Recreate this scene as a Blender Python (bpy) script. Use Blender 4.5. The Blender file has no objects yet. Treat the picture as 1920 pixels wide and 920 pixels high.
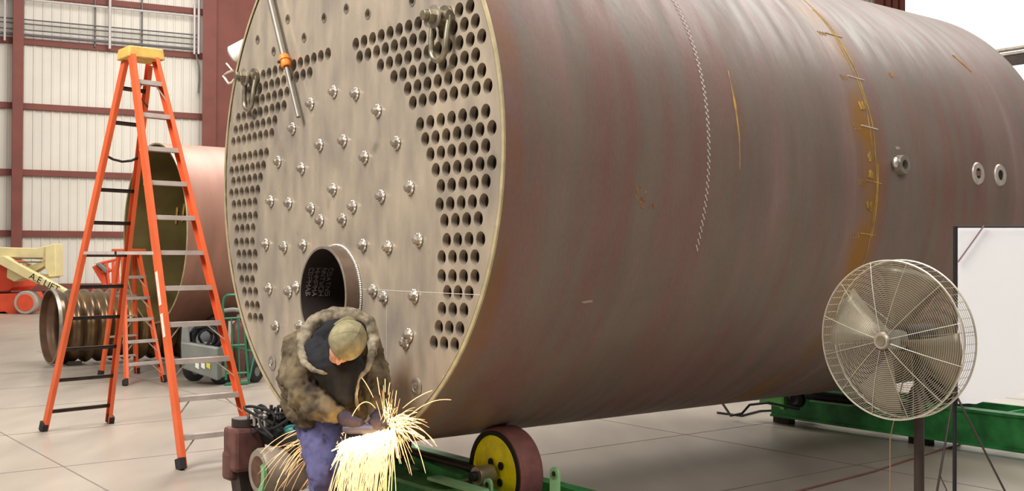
import bpy, math, random
import numpy as np
from mathutils import Matrix, Vector, Euler
from math import sin, cos, pi, radians
random.seed(7)
S = bpy.context.scene
COL = S.collection

# ---------------------------------------------------------------- camera
FPX, PITCH, ROLL, H = 2028.6, .0104, .0038, 1.7
cd = bpy.data.cameras.new('camera'); cam = bpy.data.objects.new('camera', cd); COL.objects.link(cam)
cd.sensor_width = 36; cd.lens = FPX / 1920 * 36; cd.clip_end = 300
_c, _s, _cr, _sr = cos(PITCH), sin(PITCH), cos(ROLL), sin(ROLL)
RT = Vector((_cr, -_sr * _s, _sr * _c)); UP = Vector((-_sr, -_cr * _s, _cr * _c)); FW = Vector((0, _c, _s))
M = Matrix((RT, UP, -FW)).transposed().to_4x4(); M.translation = (0, 0, H)
cam.matrix_world = M
S.camera = cam
# ---------------------------------------------------------------- world: bright overcast sky over a dim horizon
w = bpy.data.worlds.new('World'); S.world = w; w.use_nodes = True
nt = w.node_tree; nt.nodes.clear()
wo = nt.nodes.new('ShaderNodeOutputWorld'); bg = nt.nodes.new('ShaderNodeBackground')
tc = nt.nodes.new('ShaderNodeTexCoord'); sx = nt.nodes.new('ShaderNodeSeparateXYZ'); rp = nt.nodes.new('ShaderNodeValToRGB')
nt.links.new(tc.outputs['Generated'], sx.inputs[0]); nt.links.new(sx.outputs['Z'], rp.inputs[0])
nt.links.new(rp.outputs[0], bg.inputs[0]); nt.links.new(bg.outputs[0], wo.inputs[0])
rp.color_ramp.elements[0].position = .08; rp.color_ramp.elements[0].color = (.05, .047, .045, 1)
rp.color_ramp.elements[1].position = .75; rp.color_ramp.elements[1].color = (1.0, .97, .93, 1)
bg.inputs[1].default_value = .9
def area(name, loc, target, size, power, color=(1, .96, .9)):
    l = bpy.data.lights.new(name, 'AREA'); l.shape = 'DISK'; l.size = size; l.energy = power; l.color = color
    o = bpy.data.objects.new(name, l); COL.objects.link(o); o.location = loc
    o.rotation_euler = (Vector(target) - Vector(loc)).to_track_quat('-Z', 'Y').to_euler(); return o
area('key_left', (-6, 2.5, 9), (-2.5, 7.5, 2.5), 4, 1500)  # unseen key lamp from upper left, direction read off the plate's shading
area('fill_back', (-6, 27, 13), (-10, 38, 4), 10, 2300)  # added fill lamp to brighten the long left wall
area('fill_right', (8, 13, 12), (2, 9, 1), 9, 900)  # unseen lamp added for the bright crest of the drum
area('fill_far_side', (-3.5, 16.5, 8), (.5, 10.5, 0), 4, 900)  # fill lamp put in to lighten the floor strip beyond the drum
area('fill_front', (4.5, -1, 9), (2.5, 6, 1.2), 5, 420)  # fill lamp added to whiten the hung sheet and lift the drum side
S.view_settings.view_transform = 'Standard'; S.view_settings.look = 'None'
S.view_settings.exposure = 0.0; S.view_settings.gamma = 1; S.view_settings.use_curve_mapping = False

# ---------------------------------------------------------------- helpers
def P(px, py, D):                       # world point seen at a photo position, D metres deep
    x, y = (px - 960) / FPX, (460 - py) / FPX
    d = RT * x + UP * y + FW
    return Vector((0, 0, H)) + d * (D / d.y)
def G(px, py, z=0.0):                   # the same on a level plane
    x, y = (px - 960) / FPX, (460 - py) / FPX
    d = RT * x + UP * y + FW
    return Vector((0, 0, H)) + d * ((z - H) / d.z)
def lin(c):
    return tuple(((v / 255) / 12.92 if v / 255 <= .04045 else ((v / 255 + .055) / 1.055) ** 2.4) for v in c)
def mat(name, rgb, rough=.6, metal=0., var=.12, scale=6., bump=0., rgb2=None, stretch=(1, 1, 1), detail=4., emit=0, spec=.4):
    m = bpy.data.materials.new(name); m.use_nodes = True; n = m.node_tree.nodes; L = m.node_tree.links
    b = n['Principled BSDF']; b.inputs['Roughness'].default_value = rough; b.inputs['Metallic'].default_value = metal
    b.inputs['Specular IOR Level'].default_value = spec
    c = lin(rgb); c2 = lin(rgb2) if rgb2 else tuple(v * (1 - var) for v in c); c1 = c if rgb2 else tuple(min(1, v * (1 + var)) for v in c)
    if var or rgb2:
        t = n.new('ShaderNodeTexCoord'); mp = n.new('ShaderNodeMapping'); mp.inputs['Scale'].default_value = stretch
        no = n.new('ShaderNodeTexNoise'); no.inputs['Scale'].default_value = scale; no.inputs['Detail'].default_value = detail
        r = n.new('ShaderNodeValToRGB'); r.color_ramp.elements[0].position = .35; r.color_ramp.elements[1].position = .65
        r.color_ramp.elements[0].color = (*c2, 1); r.color_ramp.elements[1].color = (*c1, 1)
        L.new(t.outputs['Object'], mp.inputs[0]); L.new(mp.outputs[0], no.inputs['Vector']); L.new(no.outputs['Fac'], r.inputs[0])
        L.new(r.outputs[0], b.inputs['Base Color'])
        if bump:
            bp = n.new('ShaderNodeBump'); bp.inputs['Strength'].default_value = bump; bp.inputs['Distance'].default_value = .01
            L.new(no.outputs['Fac'], bp.inputs['Height']); L.new(bp.outputs[0], b.inputs['Normal'])
    else: b.inputs['Base Color'].default_value = (*c, 1)
    if emit:
        b.inputs['Emission Color'].default_value = (*c, 1); b.inputs['Emission Strength'].default_value = emit
    return m

def frame(d):
    d = Vector(d).normalized(); a = Vector((0, 0, 1)) if abs(d.z) < .9 else Vector((1, 0, 0))
    x = d.cross(a).normalized(); return x, d.cross(x).normalized(), d
class MB:
    def __init__(s): s.v = []; s.f = []
    def add(s, vs, fs):
        k = len(s.v); s.v += [Vector(v) for v in vs]; s.f += [tuple(i + k for i in f) for f in fs]; return s
    def box(s, lo, hi):
        (a, b, c), (d, e, f) = lo, hi
        return s.hexa([(a, b, c), (d, b, c), (d, e, c), (a, e, c), (a, b, f), (d, b, f), (d, e, f), (a, e, f)])
    def hexa(s, p):
        return s.add(p, [(0, 3, 2, 1), (4, 5, 6, 7), (0, 1, 5, 4), (1, 2, 6, 5), (2, 3, 7, 6), (3, 0, 4, 7)])
    def bar(s, p, q, hx, hy):               # box swept p -> q, half extents are vectors
        p, q, hx, hy = map(Vector, (p, q, hx, hy))
        return s.hexa([p - hx - hy, p + hx - hy, p + hx + hy, p - hx + hy, q - hx - hy, q + hx - hy, q + hx + hy, q - hx + hy])
    def tube(s, pts, r, n=10, cap=True, closed=False):
        pts = [Vector(p) for p in pts]; N = len(pts); rr = r if hasattr(r, '__len__') else [r] * N
        k = len(s.v); up = None
        for i, p in enumerate(pts):
            if closed: d = pts[(i + 1) % N] - pts[i - 1]
            else: d = (pts[min(i + 1, N - 1)] - pts[max(i - 1, 0)])
            d.normalize()
            if up is None: x, y, _ = frame(d)
            else:
                x = (up - d * up.dot(d)); x = x.normalized() if x.length > 1e-6 else frame(d)[0]; y = d.cross(x)
            up = x
            for j in range(n):
                t = 2 * pi * j / n; s.v.append(p + (x * cos(t) + y * sin(t)) * rr[i])
        for i in range(N if closed else N - 1):
            for j in range(n):
                a, b = k + i * n + j, k + i * n + (j + 1) % n; c, d_ = k + ((i + 1) % N) * n + (j + 1) % n, k + ((i + 1) % N) * n + j
                s.f.append((a, b, c, d_))
        if cap and not closed:
            s.f.append(tuple(k + j for j in reversed(range(n)))); s.f.append(tuple(k + (N - 1) * n + j for j in range(n)))
        return s
    def cyl(s, p, q, r, n=24, r2=None): return s.tube([p, q], [r, r if r2 is None else r2], n)
    def lathe(s, p, d, prof, n=48, closed=True, cap=False):   # prof: (along, radius)
        x, y, d = frame(d); p = Vector(p); k = len(s.v); N = len(prof)
        for (l, r) in prof:
            for j in range(n):
                t = 2 * pi * j / n; s.v.append(p + d * l + (x * cos(t) + y * sin(t)) * r)
        for i in range(N if closed else N - 1):
            i2 = (i + 1) % N
            for j in range(n):
                s.f.append((k + i * n + j, k + i * n + (j + 1) % n, k + i2 * n + (j + 1) % n, k + i2 * n + j))
        if cap:
            s.f.append(tuple(k + j for j in reversed(range(n)))); s.f.append(tuple(k + (N - 1) * n + j for j in range(n)))
        return s
    def ring(s, c, d, R, r, n=48, m=6):
        x, y, d = frame(d); c = Vector(c)
        return s.tube([c + (x * cos(2 * pi * i / n) + y * sin(2 * pi * i / n)) * R for i in range(n)], r, m, closed=True)
    def ell(s, c, rad, rot=None, n=20, m=12, fn=None):
        c = Vector(c); k = len(s.v); rot = rot or Matrix.Identity(3)
        for i in range(m + 1):
            ph = pi * i / m
            for j in range(n):
                t = 2 * pi * j / n; q = Vector((sin(ph) * cos(t) * rad[0], sin(ph) * sin(t) * rad[1], cos(ph) * rad[2]))
                s.v.append(c + rot @ q)
        for i in range(m):
            for j in range(n):
                s.f.append((k + i * n + j, k + (i + 1) * n + j, k + (i + 1) * n + (j + 1) % n, k + i * n + (j + 1) % n))
        return s
    def cap(s, p, q, r, r2=None, n=16):      # capsule, tapered
        p, q = Vector(p), Vector(q); r2 = r if r2 is None else r2; d = (q - p).normalized(); pts = []; rs = []
        for i in range(6):
            t = pi / 2 * i / 5; pts.append(p - d * r * cos(t)); rs.append(max(r * sin(t), 1e-4))
        for i in range(6):
            t = pi / 2 * i / 5; pts.append(q + d * r2 * sin(t)); rs.append(max(r2 * cos(t), 1e-4))
        return s.tube(pts, rs, n)
    def chain(s, pts, rs):
        for i in range(len(pts) - 1): s.cap(pts[i], pts[i + 1], rs[i], rs[i + 1])
        return s
    def build(s, name, m, parent=None, smooth=False, bevel=0, remesh=0, smooth_it=0, disp=None, local=False):
        org = Vector((0, 0, 0))
        if parent is not None and not local: org = ORG.get(parent.name, org)
        me = bpy.data.meshes.new(name); me.from_pydata([tuple(v - org) for v in s.v], [], s.f); me.update()
        me.materials.append(m)
        o = bpy.data.objects.new(name, me); COL.objects.link(o)
        if parent is not None:
            o.parent = parent; ORG[o.name] = org
        if remesh:
            r = o.modifiers.new('r', 'REMESH'); r.mode = 'VOXEL'; r.voxel_size = remesh; r.use_smooth_shade = True
            if smooth_it: q = o.modifiers.new('s', 'SMOOTH'); q.iterations = smooth_it; q.factor = .5
            for (sz, st) in (disp or []):
                tx = bpy.data.textures.new(name, 'CLOUDS'); tx.noise_scale = sz
                q = o.modifiers.new('d', 'DISPLACE'); q.texture = tx; q.strength = st; q.texture_coords = 'LOCAL'
            dg = bpy.context.evaluated_depsgraph_get(); dg.update()
            me2 = bpy.data.meshes.new_from_object(o.evaluated_get(dg)); o.modifiers.clear(); o.data = me2
            if not me2.materials: me2.materials.append(m)
            smooth = True
        else:
            import bmesh
            bm = bmesh.new(); bm.from_mesh(me); bmesh.ops.recalc_face_normals(bm, faces=bm.faces); bm.to_mesh(me); bm.free()
        if bevel:
            b = o.modifiers.new('b', 'BEVEL'); b.width = bevel; b.segments = 2; b.limit_method = 'ANGLE'
        if smooth:
            me = o.data; me.polygons.foreach_set('use_smooth', [True] * len(me.polygons))
            if smooth == 'auto' or smooth is True and not remesh:
                try: me.set_sharp_from_angle(angle=radians(40))
                except Exception: pass
        return o
ORG = {}
def tag(o, label=None, cat=None, group=None, kind=None):
    for k, v in (('label', label), ('category', cat), ('group', group), ('kind', kind)):
        if v: o[k] = v
    return o
def thing(name, label, cat, loc, group=None, rot=None):
    o = bpy.data.objects.new(name, None); COL.objects.link(o); o.empty_display_size = .1; o.location = loc
    if rot is not None: o.rotation_euler = rot
    else: ORG[o.name] = Vector(loc)
    return tag(o, label, cat, group)
def copy_tree(o, parent=None):
    c = o.copy(); COL.objects.link(c); c.parent = parent
    for ch in o.children: copy_tree(ch, c)
    return c

# ---------------------------------------------------------------- materials
RED = mat('red_primer', (124, 68, 58), .6, 0, .10, 1.5)
SIDING = mat('cream_siding', (226, 220, 208), .55, 0, .05, .5)
FLOORM = mat('concrete', (163, 153, 140), .55, 0, 0, 1)
ORANGE = mat('orange_fibreglass', (218, 98, 54), .45, 0, .08, 4)
YCAP = mat('yellow_cap', (214, 172, 88), .5, 0, .12, 12)
ALU = mat('aluminium', (200, 188, 180), .45, .25, .10, 8)
DARKM = mat('dark_metal', (62, 52, 48), .5, .5, .2, 10)
RUBBER = mat('black_rubber', (38, 36, 36), .8, 0, .2, 10)
GREEN = mat('green_paint', (66, 158, 84), .5, 0, .25, 5, .1, rgb2=(40, 108, 58))
GREENT = mat('green_tubing', (40, 110, 78), .45, 0, .1, 5)
YEL = mat('yellow_paint', (244, 232, 24), .5, 0, .15, 10)
TIRE = mat('red_brown_urethane', (118, 74, 70), .7, 0, .15, 14, .1)
STEEL = mat('bare_steel', (170, 160, 148), .38, .7, .15, 12)
BRIGHT = mat('weld_steel', (205, 200, 190), .33, .75, .2, 40, .3)
GUNM = mat('gunmetal', (142, 134, 114), .36, .7, .2, 14)
WHITE = mat('white_enamel', (225, 222, 218), .4, 0, .03, 4)
CREAM = mat('cream_lift_paint', (228, 212, 158), .45, 0, .06, 3)
LIFTO = mat('lift_orange', (222, 84, 52), .5, 0, .1, 3)
BLACK = mat('black', (22, 21, 22), .7, 0, .2, 6)
GREY = mat('grey_enamel', (120, 122, 116), .5, 0, .1, 6)

# ---------------------------------------------------------------- floor
n = FLOORM.node_tree.nodes; L = FLOORM.node_tree.links; b = n['Principled BSDF']
t = n.new('ShaderNodeTexCoord')
def noise(sc, det=5., stretch=(1, 1, 1), rz=0.):
    mp = n.new('ShaderNodeMapping'); mp.inputs['Scale'].default_value = stretch; mp.inputs['Rotation'].default_value = (0, 0, rz)
    no = n.new('ShaderNodeTexNoise'); no.inputs['Scale'].default_value = sc; no.inputs['Detail'].default_value = det
    L.new(t.outputs['Object'], mp.inputs[0]); L.new(mp.outputs[0], no.inputs['Vector']); return no.outputs['Fac']
def ramp(src, stops):
    r = n.new('ShaderNodeValToRGB'); e = r.color_ramp.elements
    while len(e) < len(stops): e.new(.5)
    for q, (p_, c_) in zip(e, stops): q.position = p_; q.color = (*lin(c_), 1)
    L.new(src, r.inputs[0]); return r.outputs[0]
def mix(f, a, c, mode='MIX'):
    m = n.new('ShaderNodeMix'); m.data_type = 'RGBA'; m.blend_type = mode
    if isinstance(f, (int, float)): m.inputs[0].default_value = f
    else: L.new(f, m.inputs[0])
    for i, v in ((6, a), (7, c)):
        if isinstance(v, tuple): m.inputs[i].default_value = (*lin(v), 1)
        else: L.new(v, m.inputs[i])
    return m.outputs[2]
def mathn(op, a, c=0.):
    m = n.new('ShaderNodeMath'); m.operation = op
    for i, v in ((0, a), (1, c)):
        if isinstance(v, (int, float)): m.inputs[i].default_value = v
        else: L.new(v, m.inputs[i])
    return m.outputs[0]
c1 = ramp(noise(.35), [(.3, (150, 140, 129)), (.7, (174, 162, 148))])
c2 = ramp(noise(3., 8, (1, .25, 1), .6), [(.3, (132, 122, 112)), (.75, (176, 166, 152))])
L.new(mix(.45, c1, c2), b.inputs['Base Color']); b.inputs['Roughness'].default_value = .33; b.inputs['Specular IOR Level'].default_value = .5
fl = MB().add([(-60, -8, 0), (60, -8, 0), (60, 75, 0), (-60, 75, 0)], [(0, 1, 2, 3)]).build('floor', FLOORM); tag(fl, kind='structure')
JOINT = mat('joint_filler', (112, 102, 94), .7, 0, .15, 8)
CW = Vector((-1.144, 7.019, 2.277)); YAW = .9112
A = Vector((sin(YAW), cos(YAW), 0)); U = A.cross(Vector((0, 0, 1)))
jb = MB()
for k in range(-6, 9):                       # saw-cut joints along and across the bay
    o_ = Vector((CW.x, CW.y, .0008)) + U * (k * 1.9 + .95); jb.bar(o_ - A * 12, o_ + A * 40, U * .006, (0, 0, .0007))
for k in range(-4, 16):
    o_ = Vector((CW.x, CW.y, .0008)) + A * (k * 2.6 - .9); jb.bar(o_ - U * 14, o_ + U * 14, A * .006, (0, 0, .0007))
tag(jb.build('trim_1', JOINT), kind='structure')

# ---------------------------------------------------------------- long left wall
W0 = Vector((-17.98, 38, 0)); WD = Vector((.899, .438, 0)); WN = Vector((.438, -.899, 0))
def tpx(px):
    k = (px - 960) / FPX; return (k * W0.y - W0.x) / (WD.x - k * WD.y)
def WP(t_, z, off=0.): q = W0 + WD * t_ + WN * off; return Vector((q.x, q.y, z))
tR = tpx(1676)
def siding(name, t0, t1, z0, z1, m, off=0):
    s = MB(); k = t0; pr = []
    while k < t1:
        pr += [(k, 0), (k + .10, 0), (k + .125, .03), (k + .175, .03), (k + .2, 0)]; k += .3
    pr.append((t1, 0))
    vs = [WP(a_, z0, off + o_) for a_, o_ in pr] + [WP(a_, z1, off + o_) for a_, o_ in pr]; N = len(pr)
    s.add(vs, [(i, i + 1, N + i + 1, N + i) for i in range(N - 1)]); return s.build(name, m)
wl = siding('wall_left', -9, tR, 0, 17, SIDING); tag(wl, kind='structure')
ORG[wl.name] = Vector((0, 0, 0))
def wz(px, py):
    t_ = tpx(px); D = (W0 + WD * t_).y; return P(px, py, D).z
for py in (-14, 75, 197, 322, 437):
    z = wz(0, py); g_ = MB(); g_.bar(WP(-9, z, .13), WP(tR, z, .13), (0, 0, .10), WN * .012)
    g_.bar(WP(-9, z + .10, .07), WP(tR, z + .10, .07), (0, 0, .008), WN * .07); g_.bar(WP(-9, z - .10, .07), WP(tR, z - .10, .07), (0, 0, .008), WN * .07)
    g_.build('girt', RED, wl)
bs = MB().bar(WP(-9, .55, .2), WP(tR, .55, .2), (0, 0, .13), WN * .06).build('girt', RED, wl)
DKB = mat('dark_wainscot', (92, 84, 80), .7, 0, .2, 2)
tag(MB().bar(WP(-9, .2, .1), WP(tR, .2, .1), (0, 0, .2), WN * .05).build('baseboard_left', DKB), kind='structure')
# columns
t_ = tpx(30); cm = MB(); cm.box((0, 0, 0), (0, 0, 0)) if False else None
cm = MB(); cm.bar(WP(t_, 0, .75), WP(t_, 16, .75), WD * .17, WN * .01); cm.bar(WP(t_, 0, .25), WP(t_, 16, .25), WD * .17, WN * .01); cm.bar(WP(t_ + .05, 0, .5), WP(t_ + .05, 16, .5), WD * .01, WN * .25)
tag(cm.build('trim_2', RED), kind='structure')
t_ = tpx(372); cm = MB(); cm.bar(WP(t_ + .2, 0, .9), WP(t_ + .2, 16, .9), WD * .25, WN * .02); cm.bar(WP(t_ + .4, 0, .5), WP(t_ + .4, 16, .5), WD * .03, WN * .4)
cm.bar(WP(t_ + 1.5, 0, .45), WP(t_ + 1.5, 16, .45), WD * 1.1, WN * .05); cm.bar(WP(t_ + 2.6, 0, .6), WP(t_ + 2.6, 16, .6), WD * .05, WN * .45)
tag(cm.build('trim_3', RED), kind='structure')
t_ = tpx(1655); cm = MB()
for k in range(4): cm.bar(WP(t_ - .85 + k * .5, 0, .6), WP(t_ - .85 + k * .5, 17, .6), WD * .17, WN * .14)
tag(cm.build('trim_4', RED), kind='structure')
# bright stretch of wall, its daylight put in as emission
LITWALL = mat('glowing_wall_siding', (255, 253, 248), .5, 0, 0, 1, emit=1.15)
gwall = siding('glowing_wall_1', tR, tR + 32, 0, 24, LITWALL); tag(gwall, kind='structure')
# conduits
CONG = mat('galvanised_conduit', (112, 106, 108), .5, .4, .1, 3); CONW = mat('pale_conduit', (205, 198, 196), .5, .2, .05, 3)
for i, py in enumerate((40.5, 48.5, 59.5, 69)):
    z = wz(50, py); r_ = .025 if i < 3 else .05
    c_ = MB().cyl(WP(-8.5, z, .32), WP(tpx(368), z, .32), r_, 10).build('conduit', CONG)
    tag(c_, ('topmost of the four thin grey conduits running along the upper white wall', 'second from top of the four thin conduits running along the upper white wall', 'third from top of the four conduits, just above the thicker lowest one', 'thicker lowest dark conduit running along the wall above the red girt')[i], 'pipe', 'horizontal conduits on the white wall')
z = wz(200, 8); tag(MB().cyl(WP(-8.5, z - .2, .35), WP(tpx(368), z - .2, .35), .04, 10).build('conduit', CONW), 'pale conduit directly under the topmost red girt of the white wall', 'pipe')
for i, (px, y1, y0_, wd, lb) in enumerate(((5, -60, 80, .04, 'pale vertical conduit on the white wall at the far left edge'), (200.5, -60, 95, .05, 'pale vertical conduit crossing the four horizontal pipes above the ladder'),
      (358, 12, 105, .045, 'left one of the pair of pale vertical conduits beside the big red column'), (366, -60, 105, .05, 'right one of the pair of pale vertical conduits, nearest the big red column'))):
    tag(MB().cyl(WP(tpx(px), wz(px, y1), .45), WP(tpx(px), wz(px, y0_), .45), wd, 10).build('conduit', CONW), lb, 'pipe', 'vertical conduits on the white wall')
tag(MB().tube([WP(tpx(361), wz(361, 105), .45), WP(tpx(367), wz(367, 128), .42), WP(tpx(369), wz(369, 150), .3), WP(tpx(367), wz(367, 176), .3)], .03, 8).build('cable', GREY), 'thin grey cable hanging from the paired conduits beside the red column', 'cable')
for px, lb in ((174, 'thin dark rod standing on the wall left of the pale conduit'), (262, 'thin dark rod standing on the wall above the orange ladder top')):
    tag(MB().cyl(WP(tpx(px), wz(px, -40), .2), WP(tpx(px), wz(px, 90), .2), .03, 8).build('wall_rod', CONG), lb, 'rod')
# lamp housing on the big red column
lp = P(455, 92, 36.0)
lt = thing('lamp_housing', 'white tubular lamp housing mounted on the big red column left of the boiler end', 'lamp', lp)
ax = Vector((.85, -.1, .42)).normalized()
MB().lathe(lp - ax * .45, ax, [(0, .0), (0, .22), (.06, .29), (1.0, .29), (1.0, 0)], 24, False).build('housing', WHITE, lt, True)
MB().cyl(lp - ax * .47 - ax * .02, lp - ax * .44, .06, 12).build('cable_gland', GREY, lt, True)
MB().bar(lp + WN * -.3, lp + WN * .0, WD * .06, (0, 0, .12)).build('mount_bracket', DARKM, lt)
# beam and pipes at the right behind the boiler
bt = P(1870, 118, 16); bd = U
bt_ = thing('steel_beam', 'dark steel beam with two pale pipes at the right edge above the boiler', 'beam', bt)
o_ = bt
MB().bar(o_ - bd * .3, o_ + bd * 4, A * .08, (0, 0, .06)).build('beam', DARKM, bt_)
for k in (0, 1): MB().cyl(o_ - bd * .3 + Vector((0, 0, .10 + .075 * k)), o_ + bd * 4 + Vector((0, 0, .10 + .075 * k)), .03, 12).build('pipe', STEEL, bt_, True)
MB().bar(o_ + bd * 3.9 - Vector((0, 0, bt.z)), o_ + bd * 3.9, A * .08, bd * .08).build('post', DARKM, bt_)

# ---------------------------------------------------------------- the boiler drum
PHI = .0122; R = 1.8
u_ = U * cos(PHI) + Vector((0, 0, 1)) * sin(PHI); w_ = u_.cross(A)
BM = Matrix((u_, A, w_)).transposed()
boiler = thing('boiler_drum', 'huge rust-brown steel boiler drum with a drilled tube sheet, resting on green turning rolls', 'boiler', CW, rot=BM.to_euler())
LEN = 5.96
SH = mat('mill_scale_shell', (120, 98, 88), .5, 0, 0, 1)
n = SH.node_tree.nodes; L = SH.node_tree.links; b = n['Principled BSDF']; t = n.new('ShaderNodeTexCoord')
c1 = ramp(noise(1., 3, (.3, 2.6, .3)), [(.28, (116, 92, 94)), (.42, (124, 86, 78)), (.52, (112, 104, 92)), (.62, (132, 104, 98)), (.72, (150, 130, 124))])
c2 = ramp(noise(1.6, 6, (1, 1.2, 1)), [(.35, (100, 80, 74)), (.65, (134, 116, 106))])
c = mix(.28, c1, c2)
c3 = ramp(noise(30, 6, (1, 3, 1)), [(.3, (104, 86, 80)), (.7, (132, 112, 102))])
c = mix(.25, c, c3)
sy = n.new('ShaderNodeSeparateXYZ'); L.new(t.outputs['Object'], sy.inputs[0])
def band(c0, wid, strength, nz):               # stain centred on axial position c0
    d = mathn('ABSOLUTE', mathn('SUBTRACT', sy.outputs['Y'], c0)); d = mathn('SUBTRACT', 1., mathn('DIVIDE', d, wid)); d = mathn('MAXIMUM', d, 0.)
    return mathn('MINIMUM', mathn('MULTIPLY', mathn('MULTIPLY', d, strength), nz), 1.)
nz = mathn('MAXIMUM', mathn('MULTIPLY', mathn('SUBTRACT', noise(2.2, 4), .38), 4.), 0.)
c = mix(band(3.20, .24, 1.1, nz), c, (140, 96, 32))
c = mix(band(.05, .13, .7, nz), c, (128, 84, 42))
L.new(c, b.inputs['Base Color'])
rr = ramp(noise(3, 4, (.5, 3, .5)), [(.3, (155, 155, 155)), (.7, (195, 195, 195))]); L.new(rr, b.inputs['Roughness']); b.inputs['Specular IOR Level'].default_value = .35
bp = n.new('ShaderNodeBump'); bp.inputs['Strength'].default_value = .12; bp.inputs['Distance'].default_value = .01; L.new(noise(14, 5, (1, 2, 1)), bp.inputs['Height']); L.new(bp.outputs[0], b.inputs['Normal'])
MB().lathe((0, 0, 0), (0, 1, 0), [(0, R), (LEN * .25, R), (LEN * .5, R), (LEN * .75, R), (LEN, R), (LEN, R - .022), (0, R - .022)], 160).build('shell', SH, boiler, True, local=True)
RIM = mat('machined_rim', (188, 174, 136), .4, .35, .15, 10)
MB().lathe((0, -.004, 0), (0, 1, 0), [(0, R - .022), (0, R + .001), (.012, R + .001), (.012, R - .022)], 160).build('machined_edge', RIM, boiler, True, local=True)
# tube sheet
TS = mat('tube_sheet_plate', (178, 162, 142), .42, .35, 0, 1)
n = TS.node_tree.nodes; L = TS.node_tree.links; b = n['Principled BSDF']; t = n.new('ShaderNodeTexCoord')
c = mix(.5, ramp(noise(1.3, 6), [(.34, (152, 142, 132)), (.5, (176, 163, 146)), (.66, (196, 180, 158))]), ramp(noise(4, 8, (1.8, 1, .6)), [(.32, (140, 131, 122)), (.5, (176, 162, 144)), (.68, (204, 188, 164))]))
c = mix(mathn('MINIMUM', mathn('MAXIMUM', mathn('MULTIPLY', mathn('SUBTRACT', noise(3.3, 3), .66), 6.), 0.), .6), c, (120, 110, 100))
L.new(c, b.inputs['Base Color']); L.new(ramp(noise(9, 5), [(.3, (100, 100, 100)), (.7, (150, 150, 150))]), b.inputs['Roughness'])
rows = [(.249, .1035, 13, .760), (.297, .1036, 13, .671), (.551, .1046, 11, .579), (.706, .1044, 9, .487), (.861, .105, 8, .396), (.916, .105, 8, .306), (.993, .1063, 7, .173),
 (1.046, .1065, 7, .081), (1.100, .106, 6, -.011), (1.154, .106, 6, -.104), (1.205, .1067, 5, -.199), (1.192, .1053, 5, -.302), (1.24, .107, 4, -.395), (1.262, .1067, 4, -.503),
 (1.212, .1057, 4, -.598), (1.211, .106, 4, -.704), (1.267, .1038, 3, -.792), (1.213, .1065, 3, -.887), (1.182, .103, 3, -.989), (1.13, .1035, 3, -1.079),
 (-1.309, .0991, 13, .757), (-1.363, .0985, 11, .668), (-1.423, .1, 8, .58), (-1.548, .0975, 9, .49), (-1.599, .0976, 8, .4), (-1.642, .0964, 8, .314), (-1.625, .0952, 7, .181),
 (-1.674, .095, 7, .09), (-1.64, .0972, 6, .007), (-1.679, .0956, 6, -.081), (-1.63, .0953, 5, -.171), (-1.62, .095, 5, -.273), (-1.571, .0963, 4, -.361), (-1.583, .0963, 4, -.464),
 (-1.538, .0977, 4, -.553), (-1.528, .0953, 4, -.655), (-1.483, .096, 3, -.747), (-1.433, .0985, 3, -.835), (-1.386, .0905, 3, -.936), (-1.334, .0945, 3, -1.025)]
holes = [(u0 + k * d, v, .042) for (u0, d, N, v) in rows for k in range(N)]
stay_holes = [(-.975, 1.239), (-.705, 1.096), (-1.2, 1.035), (-.929, .906), (-.456, .923), (-.169, 1.006), (.131, 1.011), (.403, .924), (.913, .906), (.45, 1.3), (.7, 1.2), (-.4, 1.33), (0, 1.35), (-.2, 1.6), (.25, 1.62)]
holes += [(x, y, .027) for x, y in stay_holes] + [(0, -.83, .312)]
def cspl(cu, x, y, r, N):
    sp = cu.splines.new('POLY'); sp.points.add(N - 1); sp.use_cyclic_u = True
    for i in range(N): a_ = 2 * pi * i / N; sp.points[i].co = (x + r * cos(a_), y + r * sin(a_), 0, 1)
cu = bpy.data.curves.new('c', 'CURVE'); cu.dimensions = '2D'; cu.fill_mode = 'BOTH'; cu.extrude = .02
cspl(cu, 0, 0, R - .034, 160)
for (x, y, r) in holes: cspl(cu, x, y, r, 64 if r > .1 else 20)
co = bpy.data.objects.new('c', cu); COL.objects.link(co); dg = bpy.context.evaluated_depsgraph_get(); dg.update()
me = bpy.data.meshes.new_from_object(co.evaluated_get(dg)); bpy.data.objects.remove(co)
me.transform(Matrix(((1, 0, 0, 0), (0, 0, 1, .024), (0, 1, 0, 0), (0, 0, 0, 1)))); me.name = 'tube_sheet'
me.materials.clear(); me.materials.append(TS)
ts = bpy.data.objects.new('tube_sheet', me); COL.objects.link(ts); ts.parent = boiler; ORG[ts.name] = Vector()
me.set_sharp_from_angle(angle=radians(40))
WELD = mat('weld_bead', (104, 92, 76), .5, .4, .25, 40, .4)
MB().ring((0, .016, 0), (0, 1, 0), R - .028, .009, 160, 8).build('perimeter_weld', WELD, boiler, True, local=True)
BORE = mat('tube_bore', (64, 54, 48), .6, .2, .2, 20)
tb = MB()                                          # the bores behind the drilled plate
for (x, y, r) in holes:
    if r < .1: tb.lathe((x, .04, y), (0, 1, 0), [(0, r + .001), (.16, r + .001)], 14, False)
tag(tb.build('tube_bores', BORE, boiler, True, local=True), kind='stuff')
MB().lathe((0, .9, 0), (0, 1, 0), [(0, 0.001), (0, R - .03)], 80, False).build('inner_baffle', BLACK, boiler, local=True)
for (x, y) in stay_holes:
    MB().lathe((x, -.0005, y), (0, 1, 0), [(0, .027), (-.0, .034), (.003, .034), (.006, .027)], 20).build('stay_hole_rim', STEEL, ts, True, local=True)
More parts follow.
